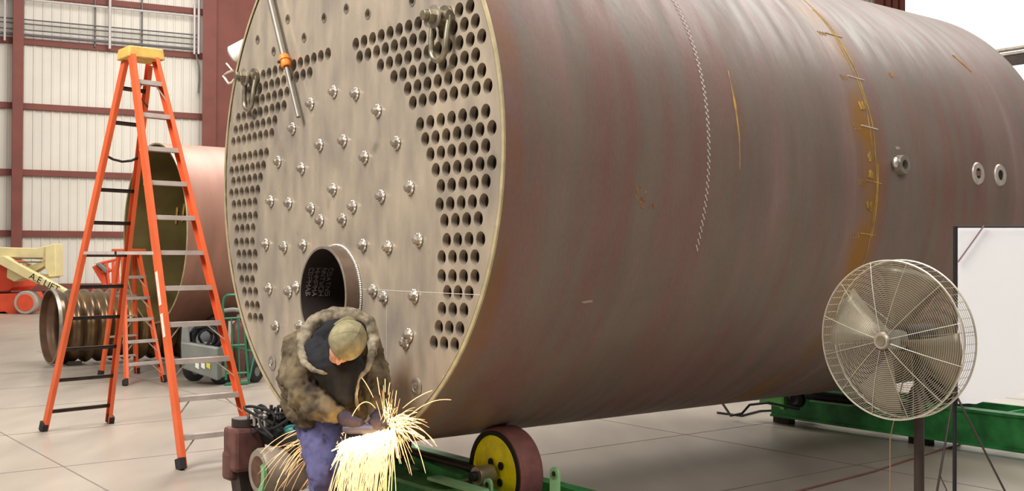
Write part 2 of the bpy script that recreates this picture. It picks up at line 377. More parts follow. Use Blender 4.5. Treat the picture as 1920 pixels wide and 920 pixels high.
# stay bolts
bolts = [(-.03, .495), (.256, .444), (-.351, .454), (.524, .305), (-.622, .316), (-.222, .164), (.098, .162), (.745, .088), (.368, .033), (-.848, .103), (-.484, .027), (-.038, -.142), (.892, -.188), (.567, -.22),
 (-.969, -.172), (-.679, -.201), (-.343, -.254), (.221, -.266), (-.214, -.338), (.09, -.345), (.982, -.495), (-1.048, -.481), (-.753, -.506), (-.46, -.5), (.348, -.514), (.647, -.532), (-.994, -.801),
 (-.678, -.819), (-.564, -.784), (.471, -.795), (.596, -.835), (.936, -.819), (-.88, -1.069), (-.508, -1.05), (.837, -1.092), (.877, -1.047)]
for i, (x, y) in enumerate(bolts):
    m_ = MB(); a0 = random.random()
    m_.lathe((x, .0, y), (0, -1, 0), [(0, .040), (.004, .039), (.010, .032), (.010, .018)], 24, False)
    for j in range(10): a_ = j * .628; m_.ell((x + .034 * cos(a_), -.005, y + .034 * sin(a_)), (.010, .005, .010), n=8, m=5)
    bo = m_.build('stay_bolt', BRIGHT, boiler, True, local=True)
    h_ = MB(); hx = [(x + .026 * cos(a0 + k * pi / 3), y + .026 * sin(a0 + k * pi / 3)) for k in range(6)]
    h_.add([(p_[0], -.008, p_[1]) for p_ in hx] + [(p_[0], -.030, p_[1]) for p_ in hx], [tuple(range(6)), tuple(range(11, 5, -1))] + [(k, (k + 1) % 6, 6 + (k + 1) % 6, 6 + k) for k in range(6)])
    h_.lathe((x, -.030, y), (0, -1, 0), [(0, .019), (.008, .017), (.010, .001)], 16, False)
    h_.build('bolt_head', STEEL, bo, bevel=.002, local=True)
for (x, y, r) in ((-.949, -1.331, .045), (.951, -1.341, .045)):
    bo = MB().lathe((x, 0, y), (0, -1, 0), [(0, r + .012), (.008, r), (.008, r - .014), (0, r - .018)], 28, False).build('plug_boss', STEEL, boiler, True, local=True)
    MB().lathe((x - .01, 0, y + .01), (0, -1, 0), [(0, .022), (.006, .02), (.006, .001)], 16, False).build('plug', BRIGHT, bo, True, local=True)
# furnace tube
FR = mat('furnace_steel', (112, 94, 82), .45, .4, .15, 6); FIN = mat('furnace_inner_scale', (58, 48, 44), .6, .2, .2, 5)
ft = MB().lathe((0, -.10, -.83), (0, 1, 0), [(0, .315), (.96, .315), (.96, .30), (0, .30)], 96).build('furnace_tube', FR, boiler, True, local=True)
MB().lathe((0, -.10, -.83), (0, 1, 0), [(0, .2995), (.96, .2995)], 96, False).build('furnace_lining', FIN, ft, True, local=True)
MB().lathe((0, -.102, -.83), (0, 1, 0), [(0, .3), (0, .3155), (.004, .3155), (.004, .3)], 96).build('tube_lip', STEEL, ft, True, local=True)
wm = MB()
for j in range(150):
    a_ = 2 * pi * j / 150; wm.ell((.322 * cos(a_), -.002, -.83 + .322 * sin(a_)), (.012, .009, .012), n=8, m=5)
wm.build('furnace_weld', BRIGHT, ft, True, local=True)
# chalked heat marks inside the furnace tube (left inner wall), stroke letters
CHK = mat('chalk', (150, 142, 140), .9, 0, .2, 60); STR = {'C': [(1, .8, .6, 1), (.6, 1, .2, 1), (.2, 1, 0, .7), (0, .7, 0, .3), (0, .3, .3, 0), (.3, 0, 1, .1)], 'O': [(0, 0, 1, 0), (1, 0, 1, 1), (1, 1, 0, 1), (0, 1, 0, 0)], 'P': [(0, 0, 0, 1), (0, 1, 1, 1), (1, 1, 1, .5), (1, .5, 0, .5)],
 'M': [(0, 0, 0, 1), (0, 1, .5, .4), (.5, .4, 1, 1), (1, 1, 1, 0)], 'A': [(0, 0, .5, 1), (.5, 1, 1, 0), (.2, .4, .8, .4)], 'B': [(0, 0, 0, 1), (0, 1, .8, .8), (.8, .8, 0, .5), (0, .5, 1, .2), (1, .2, 0, 0)], 'H': [(0, 0, 0, 1), (1, 0, 1, 1), (0, .5, 1, .5)],
 'N': [(0, 0, 0, 1), (0, 1, 1, 0), (1, 0, 1, 1)], 'T': [(0, 1, 1, 1), (.5, 1, .5, 0)], 'W': [(0, 1, .25, 0), (.25, 0, .5, .7), (.5, .7, .75, 0), (.75, 0, 1, 1)], 'S': [(1, .9, 0, 1), (0, 1, 0, .5), (0, .5, 1, .5), (1, .5, 1, 0), (1, 0, 0, 0)], 'L': [(0, 1, 0, 0), (0, 0, 1, 0)], 'D': [(0, 0, 0, 1), (0, 1, .8, .8), (.8, .8, .8, .2), (.8, .2, 0, 0)]}
cm = MB()
for li, txt in enumerate(('CDPMAB', 'HHMPMA', 'NNTWOH', 'CSATNS')):
    for ci, ch in enumerate(txt):
        for (x0, y0, x1, y1) in STR[ch]:
            def q_(x, y):
                th = radians(180 - 36 + (ci + x * .75) * 6.6); ax_ = -.065 + .048 * (li + .68 * y)
                return Vector((.2975 * cos(th), ax_, -.83 + .2975 * sin(th)))
            cm.tube([q_(x0, y0), q_(x1, y1)], .0022, 4)
cm.build('chalk_lettering', CHK, ft, local=True)
# chalked snap line round the shell, yellow crayon lines, ticks, marks
def shp(s_, th, r=R + .001): th = radians(th); return Vector((r * cos(th), s_, r * sin(th)))
SNAP = mat('white_snap_line', (205, 195, 190), .9, 0, .1, 60); YC = mat('yellow_crayon', (190, 152, 72), .85, 0, .25, 9, rgb2=(142, 112, 62)); YC2 = mat('ochre_crayon', (168, 112, 40), .85, 0, .25, 18)
ln = MB(); th = 60.; k = 0
while th > -18:
    s_ = 1.536 + (th + 17.4) * .00127 + (.007 if k % 2 else -.007); ln.tube([shp(s_ - .004, th), shp(s_ + .004, th - .52)], .0045, 4); th -= .62; k += 1
ln.build('chalk_line', SNAP, boiler, local=True)
def crayon(name, pts, r, m): return MB().tube([shp(*p_) for p_ in pts], r, 5).build(name, m, boiler, local=True)
crayon('crayon_line', [(3.30 + .006 * sin(k * .9), 70 - k * 2) for k in range(47)], .0036, YC)
crayon('crayon_line', [(3.27 + .008 * sin(k * .6), 44 - k * 2) for k in range(20)], .003, YC)
crayon('crayon_line', [(3.315, 2 - k * 1.5) for k in range(12)], .006, YC)
for k, th in enumerate((34.5, 22.2, 10.1, -2.3, -14.1)):
    crayon('tick_mark', [(3.17, th + .5), (3.36, th)], .004, SNAP if k in (1, 2) else YC)
    d_ = MB()
    for q in range(3): d_.tube([shp(3.08 + .03 * q, th + .6), shp(3.10 + .03 * q, th - .4), shp(3.085 + .03 * q, th - .6)], .003, 4)
    d_.build('scale_numeral', YC, boiler, local=True)
for (th, ln_) in ((16, 1.5), (4, 1.2), (0, 1.2), (-7, 1.4)):
    m_ = MB()
    for q in range(5): m_.tube([shp(3.20 + .012 * q, th + random.uniform(-.8, .8)), shp(3.21 + .012 * q, th - ln_ + random.uniform(-.5, .5))], .007, 4)
    m_.build('crayon_smudge', YC, boiler, local=True)
crayon('crayon_stroke', [(1.85, 18.8), (1.843, 11.7), (1.846, 5.2), (1.843, -1.7)], [.003, .009, .006, .002], YC)
m_ = MB()
for q in range(14):
    s_ = .94 + random.random() * .17; th = -5.6 - random.random() * 4.6; m_.tube([shp(s_, th), shp(s_ + random.uniform(-.01, .03), th - random.uniform(.3, .9))], .0035, 4)
m_.build('crayon_scribble', YC2, boiler, local=True)
crayon('crayon_dash', [(4.94, 37), (5.0, 34), (5.06, 31.6)], .006, YC2); crayon('crayon_dash', [(3.75, 25.8), (3.76, 24.6)], .008, YC2)
PAP = mat('pale_sticker', (166, 150, 132), .8, 0, .1, 20)
m_ = MB(); m_.add([shp(.71, -28.3), shp(.76, -28.0), shp(.795, -27.9), shp(.80, -28.4), shp(.74, -28.6)], [(0, 1, 2, 3, 4)]); m_.build('tag_patch', PAP, boiler, local=True)
m_ = MB(); m_.add([shp(3.55, 6.6), shp(3.6, 6.6), shp(3.61, 6.0), shp(3.56, 5.9)], [(0, 1, 2, 3)]); m_.build('tag_patch', PAP, boiler, local=True)
# pipe couplings on the shell
CPW = mat('ground_steel', (206, 196, 184), .4, .5, .1, 20)
for (s_, th, r, pr_, m__) in ((3.589, 2.3, .066, .05, STEEL), (4.664, 2.1, .082, .012, CPW), (4.997, 2.2, .082, .014, CPW)):
    d_ = shp(0, th, 1).normalized(); o_ = shp(s_, th, R - .004)
    cp = MB().lathe(o_, d_, [(0, r + .008), (pr_, r), (pr_, r * .52), (-.03, r * .5)], 32, False).build('pipe_coupling', m__, boiler, True, local=True)
    MB().lathe(o_, d_, [(pr_ * .3, .001), (pr_ * .3, r * .515)], 24, False).build('bore', BLACK, cp, local=True)
d_ = shp(0, 2.4, 1).normalized(); MB().ell(shp(3.49, 2.6, R + .03), (.022, .022, .04)).build('tack_lug', BRIGHT, boiler, True, local=True)
# scribed lines on the plate
m_ = MB(); m_.bar((.3, .0035, -.786), (1.62, .0035, -.80), (0, 0, .0014), (0, .0006, 0)); m_.bar((.62, .0035, -.84), (.62, .0035, -1.2), (.001, 0, 0), (0, .0006, 0)); m_.build('scribed_line', SNAP, ts, local=True)
def BL(x, y, z): return CW + BM @ Vector((x, y, z))     # boiler-local -> world
BROT = BM.to_euler()
# lifting shackles bolted on the plate
def shackle(x, z, label, clip):
    t_ = thing('lifting_shackle', label, 'shackle', BL(x, 0, z), 'lifting shackles on the tube sheet', rot=BROT)
    MB().lathe((-.0, 0, .0), (0, -1, 0), [(0, .001), (0, .085), (.02, .085), (.02, .001)], 32, False).build('base_ring', GUNM, t_, True, local=True)
    MB().tube([(-.0 + .0, -.02, 0), (0, -.09, 0)], .052, 24).build('swivel_body', GUNM, t_, True, local=True)
    lb = MB(); lb.lathe((0, -.09, 0), (0, -1, 0), [(0, .02), (0, .078), (.014, .078), (.014, .02)], 32); lb.build('washer', STEEL, t_, True, local=True)
    hx = [(.05 * cos(k * pi / 3), .05 * sin(k * pi / 3)) for k in range(6)]; h_ = MB()
    h_.add([(a_, -.104, b_) for a_, b_ in hx] + [(a_, -.15, b_) for a_, b_ in hx], [tuple(range(6)), tuple(range(11, 5, -1))] + [(k, (k + 1) % 6, 6 + (k + 1) % 6, 6 + k) for k in range(6)])
    h_.cyl((0, -.15, 0), (0, -.185, 0), .034, 20); h_.build('bolt_head', GUNM, t_, True, bevel=.003, local=True)
    pts = [(.085, -.03, .0), (.085, -.05, -.12)] + [(.085 * cos(a_), -.06, -.2 - .085 * sin(a_)) for a_ in np.linspace(0, pi, 13)] + [(-.085, -.06, -.12), (-.085, -.045, 0)]
    MB().tube(pts, .02, 14).build('bail', GUNM, t_, True, local=True)
    MB().tube([(-.1, -.045, 0), (.1, -.035, 0)], .036, 16).build('cross_pin', GUNM, t_, True, local=True)
    if clip:
        MB().tube([(-.02, -.16, -.0), (-.05, -.19, -.05), (-.10, -.20, -.055), (-.17, -.22, .02), (-.12, -.20, .045), (-.05, -.18, .055)], .011, 8).build('handle_loop', CPW, t_, True, local=True)
        MB().tube([(-.07, -.18, .06), (-.15, -.2, .13)], .008, 8).build('handle_tip', CPW, t_, True, local=True)
    t_.scale = (.84, .84, .84)
    return t_
shackle(1.265, .735, 'lifting shackle bolted to the upper right of the tube sheet', False)
shackle(-1.245, .755, 'lifting shackle with a pale bent handle at the upper left of the tube sheet', True)
# long rod with orange collar leaning on the plate
rt = thing('measuring_rod', 'long grey steel rod with an orange collar lying against the tube sheet', 'rod', BL(-.60, -.03, .372), rot=BROT)
RODM = mat('grey_rod', (128, 122, 114), .5, .5, .1, 10)
def rl(x, z, y=-.045): return Vector((x + .69, y + .03, z - .372))
MB().tube([rl(-.535, .372), rl(-.735, .773)], .015, 12).build('thin_rod', RODM, rt, True, local=True)
MB().tube([rl(-.735, .773), rl(-1.08, 1.47)], .022, 14).build('outer_tube', RODM, rt, True, local=True)
dd = (rl(-.535, .372) - rl(-.735, .773)).normalized(); c0 = rl(-.735, .773)
MB().lathe(c0 - dd * .06, dd, [(0, .018), (0, .032), (.02, .038), (.04, .038), (.042, .031), (.055, .031), (.057, .038), (.08, .038), (.095, .03), (.095, .018)], 24).build('orange_collar', mat('collar_orange', (224, 128, 44), .45), rt, True, local=True)
MB().ell(c0 + Vector((.0, -.05, 0)), (.012, .01, .012)).build('clamp_screw', DARKM, rt, True, local=True)

# ---------------------------------------------------------------- turning rolls
def VB(x, y, z): q = Vector((CW.x, CW.y, 0)) + U * x + A * y; return Vector((q.x, q.y, z))
def wheel(parent, x, y0, z, r, wd):
    MB().lathe(VB(x, y0 - .005, z), A, [(0, r - .045), (.0, r - .012), (.02, r), (wd - .02, r), (wd, r - .012), (wd, r - .045)], 56).build('tyre', TIRE, parent, True)
    hub = MB().lathe(VB(x, y0 + .01, z), A, [(0, .001), (0, r - .06), (-.012, r - .055), (-.012, r - .044), (wd, r - .044), (wd, .001)], 48, False).build('wheel_disc', YEL, parent, True)
    MB().lathe(VB(x, y0 - .014, z), A, [(0, r - .05), (0, r - .022), (.012, r - .022), (.012, r - .05)], 48).build('tyre_edge', BLACK, hub, True)
    for k in range(4):
        a_ = k * pi / 2 + .7; c = VB(x + .075 * cos(a_), y0, z + .075 * sin(a_)); MB().lathe(c, -A, [(-.02, .001), (-.002, .026), (.002, .026), (.002, .001)], 16, False).build('lightening_hole', BLACK, hub)
def rolls(label, y, flipz, hx0, hx1):
    t_ = thing('turning_roll', label, 'turning rolls', VB(0, y, 0), 'green turning rolls under the boiler')
    return t_
tr = rolls('green turning roll with a yellow wheel under the drilled front end of the boiler', .75, 0, -1, 1)
for sx_ in (1, -1): wheel(tr, .76 * sx_, .73, .335 if sx_ > 0 else .322, .285, .175)
fr = MB()
for yy in (.58, 1.05):
    fr.bar(VB(-1.25, yy, .16), VB(1.28, yy, .16), A * .012, (0, 0, .085)); fr.bar(VB(-1.25, yy + .04, .245), VB(1.28, yy + .04, .245), A * .05, (0, 0, .008)); fr.bar(VB(-1.25, yy + .04, .075), VB(1.28, yy + .04, .075), A * .05, (0, 0, .008))
for xx in (-1.25, -.35, .35, 1.27): fr.bar(VB(xx, .58, .16), VB(xx, 1.1, .16), U * .012, (0, 0, .08))
fr.build('base_frame', GREEN, tr)
MB().bar(VB(-.5, .5, .225), VB(.62, .5, .225), A * .10, (0, 0, .012)).build('deck_plate', mat('worn_green', (88, 140, 84), .6, 0, .2, 5), tr)
tb_ = MB(); tb_.bar(VB(.0, .66, .30), VB(.52, .66, .26), A * .05, (0, 0, .035)); tb_.build('tie_channel', GREEN, tr, bevel=.004)
MB().cyl(VB(-.76, .66, .345), VB(.62, .66, .345), .022, 14).build('shaft_and_shadow_bar', DARKM, tr, True)  # dark crossbar standing in for a shadow band on the floor
for sx_ in (1, -1):
    bb = MB(); bb.bar(VB(.60 * sx_, .60, .18), VB(.60 * sx_, .60, .28), U * .03, A * .05); bb.cyl(VB(.76 * sx_, .58, .33), VB(.76 * sx_, .70, .33), .062, 24)
    bb.bar(VB(.76 * sx_, .64, .18), VB(.76 * sx_, .64, .33), U * .055, A * .03); bb.build('pillow_block', GUNM, tr, True, bevel=.004)
    MB().cyl(VB(.76 * sx_, .54, .33), VB(.76 * sx_, .585, .33), .03, 20).build('shaft_end', BLACK, tr, True)
LG = mat('light_green', (122, 168, 120), .5, 0, .15, 8)
for (xx, yy, z0, z1) in ((.93, .55, .05, .345), (1.36, .72, .12, .46)):
    lg = MB(); lg.bar(VB(xx, yy, z0), VB(xx, yy, z1 - .035), U * .038, A * .009); lg.cyl(VB(xx, yy - .009, z1 - .035), VB(xx, yy + .009, z1 - .035), .038, 24)
    l_ = lg.build('adjusting_lug', LG, tr, True); MB().cyl(VB(xx, yy - .012, z1 - .035), VB(xx, yy + .012, z1 - .035), .016, 16).build('lug_hole', BLACK, l_, True)
MB().bar(VB(1.25, .85, .2), VB(1.4, .72, .2), (0, 0, .06), A * .01).build('lug_bracket', GREEN, tr)
MB().bar(VB(.45, .47, .285), VB(.98, .47, .285), A * .05, (0, 0, .010)).build('bearing_shelf', LG, tr)
for xx in (-1.2, 1.2):
    for yy in (.62, 1.08): MB().bar(VB(xx, yy, 0), VB(xx, yy, .07), U * .06, A * .05).build('foot', DARKM, tr)

tf = rolls('green turning roll with dark wheels under the far end of the boiler, behind the fan', 5.7, 0, -1, 2)
for sx_ in (1, -1):
    wheel_m = MB().lathe(VB(.76 * sx_, 5.76, .335 if sx_ > 0 else .322), A, [(0, .05), (0, .24), (.02, .283), (.16, .283), (.18, .24), (.18, .05)], 48).build('wheel', BLACK, tf, True)
    MB().lathe(VB(.76 * sx_, 5.76, .33), A, [(0, .001), (0, .13), (.02, .14), (.02, .001)], 32, False).build('hub', DARKM, wheel_m, True)
ff = MB()
ff.bar(VB(-.95, 5.6, .225), VB(2.6, 5.6, .225), A * .02, (0, 0, .15)); ff.bar(VB(-.95, 5.64, .37), VB(2.6, 5.64, .37), A * .07, (0, 0, .012)); ff.bar(VB(-.95, 5.64, .08), VB(2.6, 5.64, .08), A * .08, (0, 0, .012))
ff.bar(VB(-.95, 6.2, .225), VB(2.6, 6.2, .225), A * .02, (0, 0, .15))
for xx in (-.95, .2, 1.4, 2.6): ff.bar(VB(xx, 5.62, .225), VB(xx, 6.2, .225), U * .012, (0, 0, .13))
ff.build('base_frame', GREEN, tf)
for xx in (-.85, .7, 2.4): MB().bar(VB(xx, 5.66, 0), VB(xx, 5.66, .07), U * .1, A * .05).build('foot', DARKM, tf)
def hx(x0, x1, h0, h1, y, dy, z0, z1): return [VB(x0, y - dy, z0 - h0), VB(x1, y - dy, z1 - h1), VB(x1, y + dy, z1 - h1), VB(x0, y + dy, z0 - h0), VB(x0, y - dy, z0 + h0), VB(x1, y - dy, z1 + h1), VB(x1, y + dy, z1 + h1), VB(x0, y + dy, z0 + h0)]
m_ = MB().hexa(hx(-1.0, -.70, .025, .06, 5.5, .05, .235, .25)); m_.hexa(hx(-.72, -.67, .07, .08, 5.5, .07, .25, .25)); eb = m_.build('end_bracket', mat('bright_green', (98, 176, 84), .5, 0, .15, 8), tf, bevel=.005)
MB().cyl(VB(-1.06, 5.5, .265), VB(-1.0, 5.5, .27), .018, 14).build('bolt_end', BRIGHT, eb, True)
MB().hexa(hx(-1.32, -1.06, .02, .035, 5.5, .04, .235, .26)).build('motor_stub', BLACK, tf, bevel=.005)
MB().lathe(VB(-.56, 5.46, .29), A, [(0, .001), (0, .03), (-.01, .05), (0, .085), (.06, .085), (.06, .001)], 32, False).build('chain_sprocket', BLACK, tf, True)
MB().cyl(VB(-.45, 5.52, .33), VB(.7, 5.52, .35), .035, 16).build('shaft_and_shadow_bar', BLACK, tf, True)
MB().bar(VB(-.38, 5.48, .295), VB(.1, 5.48, .30), A * .03, (0, 0, .008)).build('chain_cover', LG, tf)
hb = MB().tube([VB(-1.45, 5.35, .26), VB(-1.40, 5.35, .16), VB(-1.25, 5.3, .06), VB(-1.1, 5.3, .10), VB(-1.0, 5.3, .2), VB(-.8, 5.35, .24), VB(-.5, 5.45, .2)], .013, 8)
tag(hb.build('air_hose', BLACK), 'black hose looping off the left end of the far green roll', 'hose')
tag(MB().tube([G(1345, 773, .012), G(1390, 779, .012), G(1425, 770, .012), G(1470, 768, .012)], .012, 6).build('floor_hose', RUBBER), 'thin dark hose lying bent on the floor left of the far green roll', 'hose')
tag(MB().tube([G(1150, 1010, .008), G(1640, 883, .008), G(1700, 863, .008), G(1765, 843, .008), G(1800, 833, .008)], .008, 6).build('floor_cable', mat('brown_cable', (112, 74, 62), .7)), 'reddish brown cable stretched across the floor behind the fan pole', 'cable')
# gear motor at the left end of the front roll
def VG(x, y, z): return VB(x + .66, y - .45, z - .02)
gc = VG(-1.45, .55, .25)
gm = thing('gear_motor', 'x', 'motor', Vector((gc.x, gc.y, 0)))
gm['label'] = 'brown gear motor topped with tangled black cables, beside the foot of the near ladder'
BRN = mat('brown_casting', (96, 62, 56), .6, .1, .25, 10, .3)
MB().bar(VG(-1.72, .30, .19), VG(-1.72, .30, .50), U * .11, A * .12).bar(VG(-1.76, .26, .12), VG(-1.76, .26, .33), U * .07, A * .09).build('gearbox', BRN, gm, bevel=.03)
MB().cyl(VG(-1.72, .30, .50), VG(-1.72, .30, .56), .09, 24).build('gearbox_cap', DARKM, gm, True, bevel=.005)
random.seed(5); m_ = MB()
for k in range(16):
    x0, y0_ = -1.72 + random.random() * .3, .3 + random.random() * .25; pts = [VG(x0, y0_, .5)]
    for q in range(5): pts.append(VG(x0 + random.uniform(-.1, .42), y0_ + random.uniform(-.08, .1), .5 + random.uniform(-.04, .15)))
    sm = []
    for q in range(len(pts) - 1):
        p0, p1, p2, p3 = pts[max(q - 1, 0)], pts[q], pts[q + 1], pts[min(q + 2, len(pts) - 1)]
        for tt in (0, .25, .5, .75): sm.append(.5 * ((2 * p1) + (p2 - p0) * tt + (2 * p0 - 5 * p1 + 4 * p2 - p3) * tt ** 2 + (3 * p1 - p0 - 3 * p2 + p3) * tt ** 3))
    m_.tube(sm, .011, 6)
m_.build('cable_tangle', BLACK, gm, True)
m_ = MB()
for k in range(4): m_.tube([VG(-1.68 + .09 * k, .32, .52), VG(-1.66 + .09 * k, .30, .60 + .02 * (k % 2)), VG(-1.60 + .08 * k, .3, .61)], .012, 8)
m_.build('steel_fitting', BRIGHT, gm, True)
MB().cyl(VG(-1.42, .36, .52), VG(-1.41, .36, .68), .012, 10).build('lever', DARKM, gm, True)
MB().ell(VG(-1.2, .42, .53), (.06, .05, .035)).build('teal_valve', mat('teal', (60, 130, 126), .4), gm, True)
MB().cyl(VG(-1.62, .45, .45), VG(-1.05, .45, .45), .085, 28).build('motor_body', BLACK, gm, True, bevel=.006)
DRM = mat('pale_drum', (142, 130, 116), .5, .2, .12, 10)
dm = MB().lathe(VG(-1.34, .25, .24), A, [(0, .001), (0, .10), (-.02, .11), (-.02, .15), (0, .162), (.30, .162), (.30, .001)], 48, False).build('drum', DRM, gm, True)
MB().lathe(VG(-1.34, .235, .24), A, [(0, .001), (-.005, .11), (.02, .11)], 40, False).build('drum_cavity', mat('drum_rust', (84, 58, 44), .8, 0, .3, 12), dm, True)
m_ = MB()
for k in range(10):
    a0, a1 = radians(-60 + k * 9), radians(-60 + (k + 1) * 9); m_.hexa([VG(-1.34 + r_ * cos(a_), yy, .24 + r_ * sin(a_)) for yy in (.20, .222) for (r_, a_) in ((.12, a0), (.165, a0), (.165, a1), (.12, a1))])
m_.build('green_guard', LG, gm)
MB().bar(VG(-1.70, .32, .02), VG(-1.72, .30, .2), U * .08, A * .08).bar(VG(-1.36, .38, .02), VG(-1.40, .4, .1), U * .1, A * .12).build('stand', DARKM, gm)

# ---------------------------------------------------------------- step ladders
def ladder(name, label, FL, FR_, RL, RR, TL, TR, RTL, RTR, zs, rzs, rw, rear_m, both=False, group='orange step ladders'):
    """front foot left/right, rear foot left/right, front tops, rear tops"""
    base = (FL + FR_ + RL + RR) / 4; t_ = thing(name, label, 'ladder', Vector((base.x, base.y, 0)), group)
    e = (FR_ - FL).normalized()
    def rail(p, q, inward, nm='rail', m=ORANGE):
        d = (q - p).normalized(); s_ = e.cross(d).normalized(); m_ = MB()
        m_.bar(p, q, e * .004, s_ * rw); m_.bar(p + s_ * rw + e * inward * .016, q + s_ * rw + e * inward * .016, e * .018, s_ * .004); m_.bar(p - s_ * rw + e * inward * .016, q - s_ * rw + e * inward * .016, e * .018, s_ * .004)
        o = m_.build(nm, m, t_)
        MB().bar(p - Vector((0, 0, 0)) + d * .0, p + d * .09, e * .026, s_ * (rw + .007)).build('foot_pad', RUBBER, o)
        return o
    fr_ = rail(FL, TL, 1, 'front_rail'); rail(FR_, TR, -1, 'front_rail'); rail(RL, RTL, 1, 'rear_rail'); rail(RR, RTR, -1, 'rear_rail')
    for k, z in enumerate(zs):
        a_ = FL.lerp(TL, z / TL.z); b_ = FR_.lerp(TR, z / TR.z); d = (b_ - a_).normalized(); bk = Vector((0, 0, 1)).cross(d).normalized(); m_ = MB()
        m_.bar(a_, b_, bk * .042, (0, 0, .006)); m_.bar(a_ - bk * .04 - Vector((0, 0, .012)), b_ - bk * .04 - Vector((0, 0, .012)), bk * .003, (0, 0, .018)); m_.bar(a_ + bk * .04 - Vector((0, 0, .012)), b_ + bk * .04 - Vector((0, 0, .012)), bk * .003, (0, 0, .018))
        for q in range(6): m_.bar(a_ + bk * (-.035 + .014 * q) + Vector((0, 0, .007)), b_ + bk * (-.035 + .014 * q) + Vector((0, 0, .007)), bk * .002, (0, 0, .0015))
        st = m_.build('step', ALU, t_)
        if k < 4 or k == len(zs) - 1 or both:
            w__ = (b_ - a_).length; f_ = min(.16, w__ * .3); br = MB()
            zl = Vector((0, 0, -.17)); al = FL.lerp(TL, (z - .17) / TL.z); bl = FR_.lerp(TR, (z - .17) / TR.z)
            if z > .2:
                br.bar(a_ + d * f_ - Vector((0, 0, .01)), al, bk * .01, d.cross(bk) * .003); br.build('step_brace', ALU, st); br = MB(); br.bar(b_ - d * f_ - Vector((0, 0, .01)), bl, bk * .01, d.cross(bk) * .003); br.build('step_brace', ALU, st)
    for z in rzs:
        a_ = RL.lerp(RTL, z / RTL.z); b_ = RR.lerp(RTR, z / RTR.z); d = (b_ - a_).normalized(); bk = Vector((0, 0, 1)).cross(d).normalized()
        MB().bar(a_, b_, bk * .012, (0, 0, .016)).bar(a_ + Vector((0, 0, .016)), b_ + Vector((0, 0, .016)), bk * .02, (0, 0, .002)).build('rear_rung', rear_m, t_)
    return t_, e, fr_
FL, FR_, RL, RR = G(340, 880), G(481, 862), G(80, 808), G(206, 793)
Dt = 9.5; zc = P(262, 103, Dt).z
TL = P(244, 112, 9.42); TR = P(295, 117, 9.62); RTL = P(232, 112, 9.62); RTR = P(283, 118, 9.86)
TL.z = TR.z = RTL.z = RTR.z = 3.44
l1, e, frr = ladder('step_ladder', 'tall orange step ladder with a yellow top cap, nearest the camera on the left', FL, FR_, RL, RR, TL, TR, RTL, RTR,
    [.25 + .297 * k for k in range(11)], [.19, .5, .8, 1.1, 1.4, 1.7, 2.0, 2.3, 2.9, 3.2], .042, DARKM)
nn = Vector((-e.y, e.x, 0)); mid = (TL + TR + RTL + RTR) / 4
capm = MB(); hl = (TR - TL).length / 2 + .035
for (z0, z1, k) in ((3.435, 3.535, 1.),):
    o_ = Vector((mid.x, mid.y, 0)); pts = []
    for z, f_ in ((z0, 1.0), (z1, .92)): pts += [o_ + e * sx_ * hl * f_ + nn * sy_ * .15 * f_ + Vector((0, 0, z)) for sx_, sy_ in ((-1, -1), (1, -1), (1, 1), (-1, 1))]
    capm.hexa(pts)
capm.build('top_cap', YCAP, l1, bevel=.012)
for (fa, ra) in ((FL.lerp(TL, .5), RL.lerp(RTL, .5)), (FR_.lerp(TR, .5), RR.lerp(RTR, .5))):
    m_ = MB(); md = (fa + ra) / 2 + Vector((0, 0, .0)); m_.bar(fa, md, (0, 0, .014), e * .003); m_.bar(md, ra, (0, 0, .014), e * .003); sp = m_.build('spreader', ALU, l1)
    MB().cyl(md - e * .008, md + e * .008, .02, 12).build('hinge_rivet', DARKM, sp, True)
a_, b_ = RL.lerp(RTL, 2.62 / 3.44), RR.lerp(RTR, 2.62 / 3.44)
MB().tube([a_, a_.lerp(b_, .25) - Vector((0, 0, .04)), a_.lerp(b_, .5) - Vector((0, 0, .055)), a_.lerp(b_, .75) - Vector((0, 0, .04)), b_], .013, 8).build('sagging_strap', DARKM, l1, True)
a_, b_ = RL.lerp(RTL, 3.2 / 3.44), RR.lerp(RTR, 3.2 / 3.44)
MB().bar(b_ - (b_ - a_).normalized() * .12 - Vector((0, 0, .02)), b_ - Vector((0, 0, .14)), nn * .012, e * .003).build('rear_brace', DARKM, l1)
d_ = (TL - FL).normalized(); s_ = e.cross(d_).normalized(); LBL = mat('label_paper', (236, 226, 212), .5, 0, .08, 25)
for (f0, f1) in ((.30, .355), (.375, .455)): MB().bar(FL.lerp(TL, f0) - e * .006, FL.lerp(TL, f1) - e * .006, s_ * .02, e * .002).build('sticker', LBL, frr)

FL2, FR2, RL2, RR2 = G(235, 723), G(308, 716), G(188, 706), G(257, 700)
zt = 1.72
def tp(px, D): q = P(px, 480, D); q.z = zt; return q
ladder2, e2, _ = ladder('step_ladder', 'smaller orange step ladder standing behind the tall one, in front of the corrugated tube', FL2, FR2, RL2, RR2, tp(229, 14.95), tp(262, 15.25), tp(221, 15.15), tp(254, 15.45),
    [.27 + .285 * k for k in range(5)], [], .032, ALU, both=True)
q_ = (tp(229, 14.95) + tp(262, 15.25) + tp(221, 15.15) + tp(254, 15.45)) / 4; n2 = Vector((-e2.y, e2.x, 0))
MB().bar(Vector((q_.x, q_.y, zt)), Vector((q_.x, q_.y, zt + .07)), e2 * .19, n2 * .14).build('top_cap', ORANGE, ladder2, bevel=.01)
for k in range(4):
    z = .27 + .285 * k; a_ = RL2.lerp(tp(221, 15.15), z / zt); b_ = RR2.lerp(tp(254, 15.45), z / zt); bk = n2
    MB().bar(a_, b_, bk * .035, (0, 0, .012)).build('rear_step', ALU, ladder2)

